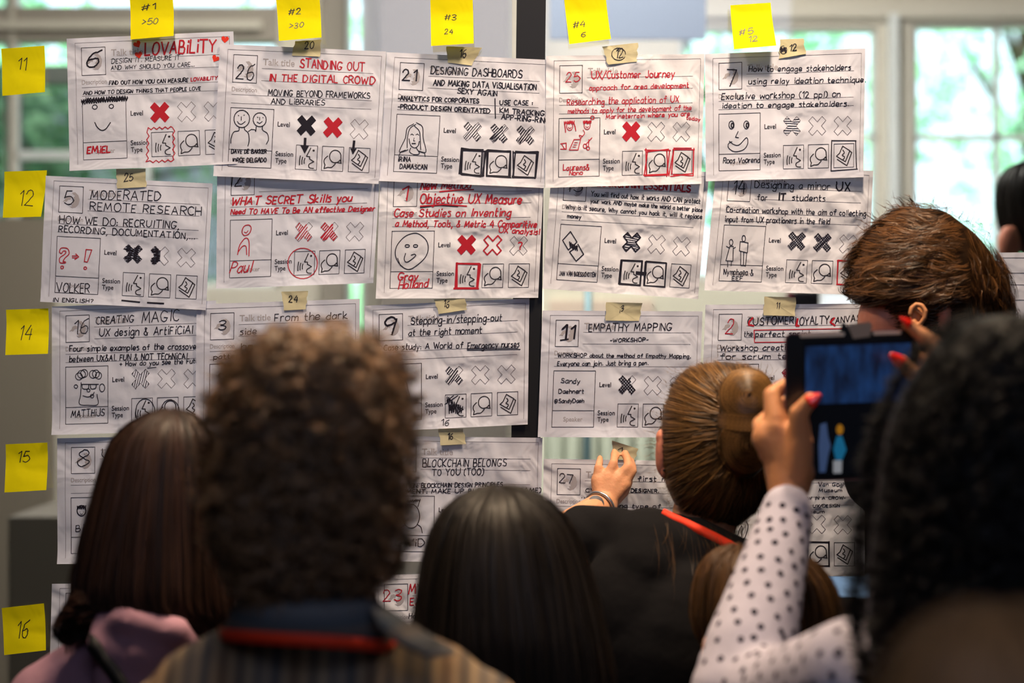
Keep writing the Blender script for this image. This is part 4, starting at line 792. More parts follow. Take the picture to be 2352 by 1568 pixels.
# --- middle: long straight black hair
d = 2.35; x, y = P(1150, 0, d)[0], d-D
p3 = person('person with long straight black hair between the checked shirt and the black T-shirt', x, y)
hc = P(1155, 1318, d); blob('body', core(x, y, .78, P(1160, 1500, d), hc, .088), .009, S_fair, p3); eyes(p3, hc, .088)
blob('sweater', [('c', P(1160, 1660, d), .06, P(960, 1740, d), .055), ('c', P(1160, 1660, d), .06, P(1370, 1740, d), .055), ('c', P(960, 1740, d), .055, P(935, 2100, d), .042), ('c', P(1370, 1740, d), .055, P(1395, 2100, d), .042), ('e', P(1160, 1830, d), (.16, .1, .16)), ('e', P(1160, 2080, d), (.145, .1, .2)), ('e', P(1160, 2280, d), (.15, .105, .15))], .011, M_blacktee, p3)
rows = [(1113,1140,1152),(1120,1102,1196),(1135,1068,1232),(1160,1032,1266),(1200,1004,1302),(1260,984,1330),(1330,970,1352),(1400,962,1370),(1500,950,1392),(1600,938,1405),(1720,935,1405),(1780,960,1380)]
h = Hull(d, rows, .95, .112, -.01); M_h3 = hairmat('black_hair', '1c1714', .8, .48, .3)
hair_obj(p3, M_h3, [straight(h, 7500, 16, .0012)], [h.cap(.965)]); lower(p3, x, y, .76)

# --- woman with the bun reaching to the glass
d = 2.78; k = d/F; x, y = P(1590, 0, d)[0], -.30
p4 = person('person in a black T-shirt with a golden brown hair bun, left hand on the glass', x, y)
hc = P(1650, 1000, d); B = core(x, y, .88, P(1610, 1225, d), hc, .08, (-.2, .98, 0))
B = [q for q in B]; 
W = lambda px, py, dd: P(px, py, dd)
sh = W(1490, 1262, 2.72); el = W(1262, 1262, 2.8); wr = W(1386, 1160, 2.945)
B += [('c', sh, .04, el, .034), ('c', W(1268, 1240, 2.83), .031, wr, .0235), ('c', el, .032, W(1268, 1240, 2.83), .031)]
kn = [((1374,1103),(1374,1073),(1378,1052),.0064), ((1396,1096),(1409,1064),(1411,1038),.0068), ((1419,1099),(1444,1071),(1436,1040),.0070), ((1433,1112),(1453,1082),(1450,1058),.0066)]
for (a, b, c, r_) in kn:
    B += [('c', wr, .016, W(*a, 2.955), .0125), ('c', W(*a, 2.955), .0095, W(*b, 2.957), r_+.0008), ('c', W(*b, 2.957), r_+.0003, W((b[0]+c[0])/2+1, (b[1]+c[1])/2, 2.972), r_), ('c', W((b[0]+c[0])/2+1, (b[1]+c[1])/2, 2.972), r_, W(*c, 2.984), r_-.0008)]
B += [('c', W(1405, 1148, 2.955), .014, W(1432, 1126, 2.97), .0105), ('c', W(1432, 1126, 2.97), .010, W(1443, 1104, 2.984), .0085)]
blob('body', B, .0034, S_fair, p4, 3, .4); eyes(p4, hc, .08)
ear = blob('ear', [('e', W(1521, 1035, 2.755), (.0105, .012, .036), (0, .06, 0)), ('e', W(1526, 1078, 2.755), (.008, .009, .014)), ('e', W(1524, 1005, 2.755), (.012, .01, .014))], .002, S_pink, p4, 2); ear['label'] = 'left ear with its red light painted in pink'  # ear pinker than the body: red light put into its colour
blob('ear_stud', [('e', W(1525, 1080, 2.742), (.0022,)*3)], .001, M_black, p4, 1)
ts = blob('t_shirt', [('c', sh, .064, W(1580, 1225+38, 2.72), .05), ('c', sh, .05, W(1330, 1235, 2.78), .042), ('c', W(1420, 1215, 2.74), .034, W(1335, 1212, 2.8), .036), ('c', W(1590, 1262, 2.72), .05, W(1700, 1320, 2.7), .052), ('c', W(1700, 1320, 2.7), .055, W(1790, 1390, 2.68), .058), ('c', W(1790, 1390, 2.68), .056, W(1830, 1640, 2.7), .045),
  ('e', W(1590, 1500, 2.7), (.175, .09, .15), (0, .15, 0)), ('e', W(1590, 1750, 2.7), (.155, .1, .22)), ('e', W(1590, 2050, 2.7), (.155, .105, .2)), ('c', W(1480, 1300, 2.7), .06, W(1440, 1500, 2.7), .06), ('e', W(1460, 1420, 2.7), (.09, .07, .12)),
  ('c', W(1540, 1215, 2.735), .016, W(1600, 1240, 2.70), .016), ('c', W(1600, 1240, 2.70), .016, W(1680, 1275, 2.70), .016)], .007, M_blacktee, p4, 5)
cw = [(1470,1172,1500,1182),(1440,1178,1490,1205)]
band('lanyard', snap(ts, dens([(1520, 1176, 2.74), (1545, 1188, 2.71), (1590, 1208, 2.67), (1640, 1232, 2.65), (1690, 1258, 2.65), (1712, 1268, 2.67)]), .003), .0135, (0, -1, .35), M_redband, p4)
# wrist watch
wt = empty('wrist_watch', W(1384, 1165, 2.93)); wt.parent = p4; wt.location = np.array(wt['org'])-np.array(p4['org'])
ax = unit(wr-W(1268, 1240, 2.83)); u_ = unit(np.cross(ax, (0, 0, 1))); v_ = np.cross(ax, u_); cen = W(1378, 1166, 2.935)
ring = [cen+.0262*(u_*math.cos(a)+v_*math.sin(a)) for a in np.linspace(0, 2*math.pi, 28)]
tube('watch_band', ring, .0028, mat('silver_metal', 'b9b9bd', .3, .5, metal=.9), wt, 8, False)
fc = W(1368, 1157, 2.912); tube('watch_case', [fc, fc+np.array((.001, -.0045, .003))], .0125, bpy.data.materials['silver_metal'], wt, 22)
# hair gathered to the bun
rows = [(827,1652,1662),(831,1618,1694),(840,1584,1728),(856,1561,1752),(885,1541,1770),(925,1525,1780),(965,1517,1785),(1010,1513,1785),(1060,1515,1782),(1105,1524,1774),(1150,1544,1752),(1178,1566,1728),(1198,1596,1704),(1208,1625,1680)]
h = Hull(d, rows, 1.05, .1); bc = np.array((1706., 966.))
def tobun(X, Y):
    dx, dy = bc[0]-X, bc[1]-Y; return np.stack((dx, dy), 1)
M_h4 = hairmat('golden_brown_hair', '74522c', .95, .4, .28)
S = inside(rows, 2400, 2); far_ = np.hypot(S[:, 0]-bc[0], S[:, 1]-bc[1]); S = S[far_ > 62]
dist = np.hypot(S[:, 0]-bc[0], S[:, 1]-bc[1])
s1 = field(h, S, tobun, 92, 9, 12, .0007, .0022, (.0012, .8), (0, .012), .0, keep=1.0)
edge = np.array([(np.interp(yy, [r[0] for r in rows], [r[sd_] for r in rows])+(3 if sd_ == 1 else -3), yy) for yy in rng.uniform(829, 1226, 520) for sd_ in (1, 2)])
s2 = field(h, edge, tobun, 110, 8, 12, .0007, .0022, (.001, .7), (0, .01), .25, keep=1.0)
wisps = field(h, edge[:170], lambda X, Y: np.stack((np.sign(X-1650)*.8, (Y-1020)/160+.2), 1), 26, 2, 9, .00035, .004, (.003, 1.2), (.05, .3), .3)
nape = field(h, np.stack((rng.uniform(1555, 1720, 90), rng.uniform(1160, 1200, 90)), 1), lambda X, Y: np.stack((-.35+.3*np.sin(X), 1+0*X), 1), 95, 4, 12, .00035, .004, (.006, 1.0), (.02, .6), .0, keep=3)
bh = Hull(2.665, [(846,1705,1715),(852,1680,1742),(866,1662,1762),(890,1652,1773),(925,1648,1779),(960,1652,1776),(1000,1650,1774),(1040,1658,1768),(1070,1672,1752),(1090,1692,1732),(1094,1705,1716)], .85, .036)
T = rng.uniform(0, 6.28, 2600); rad = rng.uniform(.06, 1.0, 2600)**.7; rad = np.clip(rad, 0, 1); sp = np.linspace(0, 1, 14)[None, :]; an = T[:, None]+sp*rng.uniform(1.2, 2.6, (2600, 1)); top = rng.uniform(0, 1, 2600) < .6
cyb = np.where(top, 905, 1020)[:, None]; ryb = np.where(top, 60, 72)[:, None]; X_ = 1713+rng.normal(size=(2600, 1))*5+rad[:, None]*60*np.cos(an); Y_ = cyb+rad[:, None]*ryb*np.sin(an)
kb = 2.665/F; wx = (X_-1176)*kb; wz = CZ-(Y_-784)*kb; wy = bh.surf(wx, wz, 1., 1.0)-.002+.012*(1-rad[:, None])*0+.01*(np.abs(Y_-965) < 9)
nb = unit(np.stack((wx-(1713-1176)*kb, -.03+0*wx, (wz-(CZ-(966-784)*kb))*.5), -1))
bs = ribbons(np.stack((wx, wy, wz), -1), nb, rng.uniform(.6, 1.2, 2600)*.0009, np.clip(rng.uniform(0, 1, 90)[(T*13).astype(int)]*.75+rng.uniform(0, .25, 2600), 0, 1))
nbn = 420; xx = np.linspace(1650, 1778, 14)[None, :]+rng.normal(size=(nbn, 1))*2; yy = 962+rng.normal(size=(nbn, 1))*7+6*np.sin((xx-1650)/128*3.1); wx = (xx-1176)*kb; wz = CZ-(yy-784)*kb; wy = bh.surf(wx, wz, 1., 1.03)-.003
bw = ribbons(np.stack((wx, wy, wz), -1), unit(np.stack((wx-(1713-1176)*kb, -.03+0*wx, 0*wz), -1)), rng.uniform(.6, 1.2, nbn)*.0009, rng.uniform(.4, 1, nbn))
ls = []
for _ in range(46):
    x0_, y0_ = rng.uniform(1500, 1680), rng.uniform(1190, 1250); r0 = rng.uniform(30, 110); a0 = rng.uniform(1.2, 2.2); cxl = x0_-r0*rng.uniform(.2, 1)
    pts = snap(ts, [(x0_+r0*.6*math.sin(a_*a0)-30*a_, y0_+a_*r0*1.7, 2.62) for a_ in np.linspace(0, 1, 14)], .004); ls.append(pts)
ls = ribbons(np.array(ls), np.array([[(0, -1, .1)]]*46, float)+np.zeros((46, 14, 3)), np.full(46, .00022), rng.uniform(0, .5, 46))
hair_obj(p4, M_h4, [s1, s2, wisps, nape, ls], [h.cap(.96)]); hair_obj(p4, M_h4, [bs, bw], [bh.cap(.95)], 'hair_bun'); lower(p4, x, y, .88)

# --- man with messy wavy hair looking down to the left
d = 2.84; x, y = P(2200, 0, d)[0], d-D-.06
p5 = person('person in profile with messy wavy brown hair, face hidden behind the tablet', x, y)
hc = P(2135, 695, d); B = core(x, y, .98, P(2200, 900, d), hc, .082, (-1, 0, 0)); B += [('e', P(2022, 742, d), (.036, .042, .055)), ('e', P(2015, 800, d), (.03, .04, .05)), ('c', P(2060, 870, d), .045, P(2180, 900, d), .052)]
blob('body', B, .007, S_pink, p5, 3)
er = [P(2088+20+a_*19, 723+b_*24, d-.102-.006*max(0, a_)) for a_, b_ in ((-.9, -.1), (-.75, -.65), (-.2, -1), (.5, -.9), (.95, -.35), (.85, .25), (.4, .8), (-.15, 1.05), (-.5, .7))]
blob('ear', [('c', er[i_], .0036, er[i_+1], .0036) for i_ in range(8)]+[('e', P(2106, 724, d-.095), (.011, .004, .015)), ('e', P(2098, 740, d-.1), (.006, .004, .006)), ('c', P(2100, 708, d-.1), .0026, P(2117, 722, d-.102), .0026)], .0016, S_tan, p5, 2)
blob('shirt', [('c', P(2200, 1010, d), .07, P(2480, 1100, d), .06), ('c', P(2200, 1010, d), .07, P(2010, 1100, d+.02), .05), ('e', P(2240, 1250, d), (.17, .1, .22)), ('e', P(2220, 1650, d), (.16, .1, .3)), ('e', P(2200, 1800, d), (.16, .11, .2)), ('c', P(2480, 1100, d), .058, P(2500, 1500, d), .045)], .011, mat('navy_shirt', '14161c', .9, .1, bump=.004, bscale=14), p5)
rows = [(474,2120,2140),(482,2086,2172),(500,2052,2200),(530,2016,2240),(560,1994,2268),(590,1976,2288),(620,1963,2300),(650,1957,2308),(676,1962,2313),(690,1990,2316),(708,2022,2318),(760,2052,2315),(810,2092,2306),(850,2130,2285),(868,2180,2250)]
h = Hull(d, rows, .74, .105)
def mess(X, Y):
    u = (X-1960)/350; a = np.where(u < .68, -1.0, .35); b = np.where(u < .68, .12+.75*(1-u)*(Y-470)/200+.25*np.sin(X*.035+Y*.05), 1.0); return np.stack((a, b), 1)
M_h5 = hairmat('wavy_brown_hair', '5c3c20', .95, .42, .3)
s1 = field(h, inside(rows, 1150, 4), mess, 140, 9, 14, .0007, .0042, (.0085, 1.1), (.0, .16), .15, keep=1.02)
top = np.stack((rng.uniform(1990, 2290, 80), np.zeros(80)), 1); top[:, 1] = 482+((top[:, 0]-2130)/160)**2*80+rng.uniform(0, 18, 80)
s2 = field(h, top, lambda X, Y: np.stack((-1+.9*np.sin(X*.3), -.8+.3*np.sin(X)), 1), 48, 3, 14, .0005, .002, (.008, 1.1), (.0, .1), .2, keep=3)
fr = np.stack((rng.uniform(1962, 2000, 130), rng.uniform(600, 680, 130)), 1); s3 = field(h, fr, lambda X, Y: np.stack((-.25+.4*np.sin(Y*.3), 1+0*X), 1), 52, 8, 13, .0007, .003, (.007, 1.3), (.0, .12), .3)
bk = np.stack((rng.uniform(2240, 2312, 130), rng.uniform(560, 760, 130)), 1); s4 = field(h, bk, lambda X, Y: np.stack((.25+0*X, 1+0*X), 1), 110, 7, 13, .0007, .004, (.006, .9), (.0, .12), .2)
hair_obj(p5, M_h5, [s1, s2, s3, s4], [h.cap(.95)]); lower(p5, x, y, .96)

# --- woman with brown hair below the dotted sleeve
d = 2.42; x, y = P(1770, 0, d)[0], d-D
p8 = person('person with smooth brown hair, low behind the dotted sleeve', x, y)
hc = P(1755, 1435, d); B = core(x, y, .72, P(1760, 1680, d), hc, .088, (-.25, .97, 0)); B += [('e', P(1640, 1525, d-.035), (.019, .03, .05)), ('c', P(1650, 1540, d-.03), .02, P(1700, 1600, d), .03)]
blob('body', B, .008, S_fair, p8, 3); eyes(p8, hc, .088)
blob('sweater', [('c', P(1760, 1800, d), .06, P(1580, 1870, d), .055), ('c', P(1760, 1800, d), .06, P(1950, 1870, d), .055), ('e', P(1770, 1980, d), (.155, .1, .16)), ('e', P(1770, 2250, d), (.15, .1, .2))], .012, M_blacktee, p8)
rows = [(1252,1702,1722),(1257,1672,1770),(1268,1645,1815),(1290,1622,1862),(1320,1607,1893),(1365,1597,1915),(1415,1594,1927),(1465,1606,1931),(1520,1636,1930),(1600,1652,1922),(1700,1662,1900)]
h = Hull(d, rows, .9, .1); M_h8 = hairmat('soft_brown_hair', '553a20', .85, .46, .3)
hair_obj(p8, M_h8, [straight(h, 5500, 14, .0011, (0, .3), (.8, 1), .1)], [h.cap(.965)]); lower(p8, x, y, .7)

# --- curly man in the checked shirt
d = 1.95; k = d/F; x, y = P(715, 0, d)[0], d-D
p2 = person('person with short curly brown hair, checked shirt collar and red lanyard, seen from behind', x, y)
hc = P(705, 1080, d); B = core(x, y, .84, P(705, 1440, d), hc, .092); B += [('c', P(708, 1330, d-.01), .060, P(705, 1400, d), .062), ('e', P(898, 1150, d), (.014, .018, .034))]
blob('body', B, .008, S_fair, p2, 3); eyes(p2, hc, .092)
def stripe_mat(name, cols, scale, axis, rough=.9, bump=.003):
    m = mat(name, cols[0], rough, .1, bump=bump, bscale=14); nt = m.node_tree; b = nt.nodes['Principled BSDF']; tc = nt.nodes.new('ShaderNodeTexCoord'); sp_ = nt.nodes.new('ShaderNodeSeparateXYZ'); nt.links.new(tc.outputs['Object'], sp_.inputs[0])
    mu = nt.nodes.new('ShaderNodeMath'); mu.operation = 'MULTIPLY'; mu.inputs[1].default_value = scale; nt.links.new(sp_.outputs[axis], mu.inputs[0]); fr = nt.nodes.new('ShaderNodeMath'); fr.operation = 'FRACT'; nt.links.new(mu.outputs[0], fr.inputs[0])
    cr = nt.nodes.new('ShaderNodeValToRGB'); e = cr.color_ramp.elements; n = len(cols); e[0].position = 0; e[0].color = (*lin(cols[0]), 1); e[1].position = 1/n; e[1].color = (*lin(cols[1]), 1)
    for i in range(2, n): q = e.new(i/n); q.color = (*lin(cols[i]), 1)
    q = e.new(1.0); q.color = (*lin(cols[0]), 1); nt.links.new(fr.outputs[0], cr.inputs[0]); nt.links.new(cr.outputs[0], b.inputs['Base Color']); return m
M_chk = stripe_mat('brown_striped_flannel', ['8a735a', '4a4440', '8e7a62', '5a5450', '7d6e5e', '3e4146', '84705a', '554438'], 13, 0); M_col2 = stripe_mat('dark_striped_collar', ['4a5158', '5a5c60', '6a6a6c', '3c3f44', '4a4c50', '645c56'], 22, 2)
blob('checked_shirt', [('c', P(640, 1560, d), .065, P(405, 1680, d), .064), ('c', P(770, 1550, d), .066, P(1085, 1665, d), .062), ('c', P(405, 1680, d), .062, P(350, 2100, d), .048), ('c', P(1085, 1665, d), .06, P(1150, 2100, d), .048), ('e', P(720, 1800, d), (.175, .11, .17)),
  ('e', P(720, 2150, d), (.16, .11, .24)), ('e', P(720, 2400, d), (.16, .11, .14)), ('c', P(640, 1480, d), .06, P(780, 1480, d), .06), ('c', P(860, 1480, d), .035, P(1010, 1570, d), .045), ('c', P(570, 1490, d), .035, P(440, 1570, d), .04)], .009, M_chk, p2, 5)
V, n1 = [], 40                                              # folded collar: rings (half width, left, middle, right height, depth radius)
prof = [(158, 1392, 1378, 1392, .064), (164, 1374, 1352, 1378, .070), (170, 1384, 1360, 1390, .077), (188, 1428, 1408, 1440, .088), (202, 1462, 1452, 1490, .098), (200, 1466, 1458, 1494, .094)]
for (hw_, yl, ym, yr, dr) in prof:
    for i in range(n1):
        a = 2*math.pi*i/n1; c_, s_ = math.cos(a), math.sin(a); yy = ym*(1-c_*c_)+(yr if c_ > 0 else yl)*c_*c_; V.append(P(708+hw_*c_, yy-(25 if s_ < 0 else 0)*-s_, d-dr*s_))
o = mesh('collar', V, [(j*n1+i, (j+1)*n1+i, (j+1)*n1+(i+1) % n1, j*n1+(i+1) % n1) for j in range(len(prof)-1) for i in range(n1)], M_col2, p2); o['label'] = 'dark striped folded collar'
band('lanyard', [P(708+206*math.cos(a), 1466+10*math.cos(a)+12*max(0, math.cos(a))**2+4*math.sin(a), d-.102*math.sin(a)-.004) for a in np.linspace(math.pi*.97, math.pi*.03, 24)], .0122, (0, -1, .1), M_redband, p2, .002)
yk = [[P(a, b, c) for a, b, c in r_] for r_ in ([(868,1385,1.93),(950,1440,1.90),(1048,1500,1.90)], [(850,1400,1.885),(930,1465,1.86),(1018,1508,1.865)], [(870,1440,1.85),(915,1480,1.845),(985,1512,1.85)])]
V = [p_ for r_ in yk for p_ in r_]; o = mesh('collar_wing', V, [(0,1,4,3),(1,2,5,4),(3,4,7,6),(4,5,8,7)], M_col2, p2); so = o.modifiers.new('s', 'SOLIDIFY'); so.thickness = .003
rows = [(756,690,712),(762,640,790),(775,605,850),(795,566,888),(825,535,910),(870,515,924),(930,502,934),(1000,496,936),(1070,490,934),(1130,486,930),(1180,492,926),(1230,505,915),(1280,520,900),(1325,540,880),(1362,566,852)]
h = Hull(d, rows, .98, .105); M_h2 = hairmat('curly_brown_hair', '785a3e', .95, .45, .4)
S = inside(rows, 1500, 6); rnd = lambda X, Y: np.stack((np.sin(X*1.7+Y*.9)+.2*(X-710)/200, np.cos(X*1.1-Y*1.3)+.35), 1)
s1 = field(h, S, rnd, 88, 9, 12, .0012, .0055, (.010, .9), (.0, .2), .2)
ed = np.array([(np.interp(yy, [r[0] for r in rows], [r[q_] for r in rows]), yy) for yy in rng.uniform(758, 1340, 200) for q_ in (1, 2)]); s2 = field(h, ed, lambda X, Y: np.stack((np.sign(X-710)*.5+.4*np.sin(Y), .4*np.cos(X)+0*X), 1), 30, 5, 10, .0008, .005, (.008, .9), (.0, .2), .4, keep=1.06)
hair_obj(p2, M_h2, [s1, s2], [h.cap(.95)]); lower(p2, x, y, .82)

# --- woman with the tablet
SC = 1.175
def Q(px, py, dd=2.0): return P(px, py, dd*SC)
def rs(parts):
    o = []
    for p in parts:
        if p[0] == 'e': o.append(('e', p[1], tuple(r*SC for r in p[2]))+tuple(p[3:]))
        else: o.append(('c', p[1], p[2]*SC, p[3], p[4]*SC))
    return o
p6 = person('person with big curly black hair and white dotted sleeves photographing the sheets with a tablet', Q(2330, 0, 1.62)[0], 1.62*1.175-D)
d = 1.62; x, y = Q(2330, 0, d)[0], d*1.175-D; hc = Q(2320, 1030, d)
B = core(x, y, .82, Q(2310, 1420, d), hc, .09); ncore = len(B)
shd = Q(1985, 1590, 1.7); elb = Q(1706, 1600, 1.86); wr = Q(1812, 1150, 1.99)
B += [('c', Q(2300, 1560, d), .06, shd, .045), ('c', shd, .042, elb, .034), ('c', elb, .033, wr, .0215)]
H = lambda px, py, dd=2.0: Q(px, py, dd)
B += [('c', wr, .021, H(1800, 1075), .022), ('c', wr, .019, H(1836, 1085), .018), ('c', H(1805, 1070), .022, H(1782, 985), .017), ('c', H(1800, 1070), .018, H(1758, 1005), .0155), ('c', H(1808, 1075), .018, H(1806, 990), .016), ('c', H(1830, 1080, 1.99), .018, H(1838, 1015, 1.98), .0145),
  ('c', H(1783, 962, 2.0), .0135, H(1772, 906, 2.01), .0095), ('c', H(1772, 906, 2.01), .0095, H(1806, 884, 2.028), .0085), ('c', H(1806, 884, 2.028), .0085, H(1850, 872, 2.03), .007),
  ('c', H(1758, 990, 2.0), .0125, H(1748, 975, 2.03), .0105), ('c', H(1748, 975, 2.03), .010, H(1800, 925, 2.04), .008), ('c', H(1800, 925, 2.04), .008, H(1850, 915, 2.035), .007),
  ('c', H(1756, 1010, 2.01), .0125, H(1752, 1010, 2.04), .010), ('c', H(1752, 1010, 2.04), .0095, H(1830, 975, 2.045), .008), ('c', H(1765, 1040, 2.01), .012, H(1772, 1045, 2.04), .009), ('c', H(1772, 1045, 2.04), .0085, H(1840, 1020, 2.045), .007),
  ('c', H(1838, 1015, 1.98), .0135, H(1834, 950, 1.972), .011), ('c', H(1834, 950, 1.972), .0105, H(1862, 917, 1.966), .0085)]
# right arm comes up under the hair to the tablet's top right corner
rw = Q(2200, 890, 1.94); B += [('c', Q(2480, 1620, 1.62), .045, Q(2560, 1500, 1.78), .036), ('c', Q(2560, 1500, 1.78), .034, rw, .022), ('c', rw, .02, Q(2165, 830, 1.97), .02), ('c', Q(2180, 830, 1.97), .015, Q(2140, 786, 1.98), .0105), ('c', Q(2140, 786, 1.98), .0095, Q(2108, 763, 1.985), .008), ('c', Q(2108, 763, 1.985), .0078, Q(2082, 742, 1.987), .0062),
  ('c', Q(2170, 868, 1.965), .016, Q(2118, 870, 1.96), .0115), ('c', Q(2118, 870, 1.96), .011, Q(2088, 850, 1.962), .0095), ('c', Q(2088, 850, 1.962), .0092, Q(2068, 830, 1.965), .008), ('c', Q(2185, 850, 1.99), .014, Q(2135, 830, 2.04), .009), ('c', Q(2135, 830, 2.04), .0085, Q(2085, 815, 2.04), .007), ('c', Q(2185, 880, 1.99), .013, Q(2140, 880, 2.04), .009), ('c', Q(2140, 880, 2.04), .0085, Q(2090, 870, 2.04), .007), ('c', Q(2190, 905, 1.99), .012, Q(2145, 915, 2.035), .008), ('c', Q(2145, 915, 2.035), .008, Q(2100, 910, 2.035), .0065)]
blob('body', B[:ncore]+rs(B[ncore:]), .004, S_tan, p6, 3, .4); eyes(p6, hc, .09)
M_nail = mat('red_nail_polish', 'e8200f', .25, .5, coat=.5)
def nail(a, b, w0, n_): 
    a, b = np.array(a), np.array(b); t = unit(b-a); sd = unit(np.cross(t, n_)); V = []
    for s_ in np.linspace(0, 1, 7):
        wd = SC*w0*(1-.75*s_**2.2)
        for q_ in (-1, -.5, 0, .5, 1): V.append(a+(b-a)*s_+sd*wd*q_+unit(n_)*(.0022*(1-q_*q_)))
    o = mesh('finger_nail', V, [(j*5+i, j*5+i+1, (j+1)*5+i+1, (j+1)*5+i) for j in range(6) for i in range(4)], M_nail, p6); so = o.modifiers.new('s', 'SOLIDIFY'); so.thickness = .0009; return o
nail(Q(1857, 925, 1.956), Q(1885, 905, 1.956), .0078, np.array((-.25, -1, .25))); nail(Q(2074, 836, 1.955), Q(2044, 812, 1.955), .0075, np.array((.1, -1, .25))); nail(Q(2092, 746, 1.979), Q(2066, 729, 1.979), .0055, np.array((.1, -1, .5)))
M_dot = mat('white_dotted_cotton', 'b3afc0', .9, .1, bump=.004, bscale=16)
so_ = [('c', elb, .056, Q(1722, 1500, 1.88), .049), ('c', Q(1722, 1500, 1.88), .049, Q(1802, 1200, 1.97), .0305), ('c', Q(1802, 1200, 1.97), .0305, Q(1808, 1172, 1.975), .029), ('c', elb, .05, Q(1800, 1600, 1.8), .05), ('c', Q(1800, 1600, 1.8), .048, Q(1965, 1545, 1.68), .052), ('c', Q(1965, 1545, 1.68), .052, Q(2250, 1680, 1.62), .062),
  ('e', Q(2330, 1950, 1.62), (.15, .1, .18)), ('e', Q(2330, 2500, 1.62), (.14, .095, .24)), ('c', Q(2330, 1640, 1.62), .06, Q(2580, 1720, 1.62), .055), ('c', Q(2580, 1720, 1.62), .052, Q(2570, 1510, 1.75), .043), ('c', Q(2570, 1510, 1.75), .043, Q(2260, 980, 1.92), .029)]
slv = blob('dotted_blouse', rs(so_), .007, M_dot, p6, 5)
from mathutils.bvhtree import BVHTree
def dots(o, axis, rad, nrm_n=8, step=.0195, r=.0043):
    co = [v.co+Vector(o['org'])-Vector((0,0,0)) for v in o.data.vertices]; off = Vector(p6['org']); co = [v.co+off for v in o.data.vertices]
    bv = BVHTree.FromPolygons(co, [tuple(p.vertices) for p in o.data.polygons]); V, Fc = [], []; row = 0
    for a, b in zip(axis[:-1], axis[1:]):
        a, b = Vector(a), Vector(b); L = (b-a).length; t = (b-a).normalized(); u = t.cross(Vector((0, 1, 0))).normalized(); v = t.cross(u); n = int(L/step)
        for i in range(n):
            c = a+t*(i+.5)*L/n; m_ = 12; row += 1
            for j in range(m_):
                an = 2*math.pi*(j+(row % 2)*.5+random.uniform(-.08, .08))/m_+row*.05; dr = (u*math.cos(an)+v*math.sin(an)).normalized(); c2 = c+t*random.uniform(-.003, .003); hit = bv.ray_cast(c2+dr*rad, -dr)
                if hit[0] is None: continue
                p_, nn = hit[0], hit[1]; e1 = nn.cross(t).normalized(); e2 = nn.cross(e1); n0 = len(V)
                V += [tuple(p_+nn*.0006+(e1*math.cos(q_)+e2*math.sin(q_))*r*random.uniform(.85, 1.1)) for q_ in np.linspace(0, 6.283, 9)[:-1]]; Fc.append(tuple(range(n0, n0+8)))
    dd = mesh('printed_dots', np.array(V), Fc, mat('navy_dot_print', '17151f', .8, .1) if 'navy_dot_print' not in bpy.data.materials else bpy.data.materials['navy_dot_print'], o, False); dd['kind'] = 'stuff'
slv['org'] = p6['org']
dots(slv, [Q(1708, 1580, 1.86), Q(1722, 1500, 1.88), Q(1806, 1180, 1.975)], .12)
dots(slv, [Q(1740, 1600, 1.84), Q(1800, 1600, 1.8), Q(1965, 1545, 1.68), Q(2120, 1620, 1.58)], .15)
rows = [(716,2292,2330),(722,2250,2390),(740,2200,2480),(770,2155,2560),(810,2118,2620),(860,2082,2660),(910,2052,2690),(960,2032,2710),(1020,2016,2725),(1100,2004,2735),(1200,1992,2740),(1300,1982,2735),(1400,1976,2725),(1480,1985,2700),(1560,2010,2660),(1640,2060,2600),(1680,2150,2500)]
h = Hull(d*SC, rows, .85, .14); M_h6 = hairmat('curly_black_hair', '100e0d', .6, .5, .2); S = inside(rows, 2300, 8)
s1 = field(h, S, lambda X, Y: np.stack((np.sin(X*1.3+Y*.7)*.7+.1, np.cos(X*.9-Y*1.1)*.6+.9), 1), 85, 7, 12, .0011, .004, (.0085, 1.8), (.0, .16), .15)
ed = np.array([(np.interp(yy, [r[0] for r in rows], [r[1] for r in rows])+4, yy) for yy in rng.uniform(722, 1580, 420)]); s2 = field(h, ed, lambda X, Y: np.stack((-.8+.6*np.sin(Y), .45+.6*np.cos(X*3)), 1), 34, 5, 10, .0006, .005, (.007, 1.7), (.0, .12), .4)
hair_obj(p6, M_h6, [s1, s2], [h.cap(.95)]); lower(p6, x, y, .8)

# --- brown hair very close at the lower right corner
d = 1.12; x, y = P(2330, 0, d)[0], d-D
p7 = person('person with brown hair, very close and blurred in the lower right corner', x, y)
hc = P(2330, 1800, d); blob('body', core(x, y, .7, P(2330, 2300, d), hc, .088), .01, S_fair, p7); eyes(p7, hc, .088)
blob('sweater', [('c', P(2330, 2600, d), .07, P(1900, 2800, d), .055), ('c', P(2330, 2600, d), .07, P(2760, 2800, d), .055), ('e', P(2330, 3200, d), (.16, .1, .2)), ('e', P(2330, 3700, d), (.15, .1, .16))], .013, M_blacktee, p7)
rows = [(1392,2270,2300),(1400,2200,2380),(1425,2150,2460),(1465,2105,2530),(1520,2065,2590),(1600,2030,2640),(1700,2010,2670),(1850,2005,2680),(2050,2020,2660),(2250,2080,2600)]
h = Hull(d, rows, .95, .1); M_h7 = hairmat('warm_brown_hair', '946c44', .7, .5, .3)
hair_obj(p7, M_h7, [straight(h, 3500, 14, .0013, (0, .3), (.8, 1), .25, .03)], [h.cap(.96)]); lower(p7, x, y, .68)

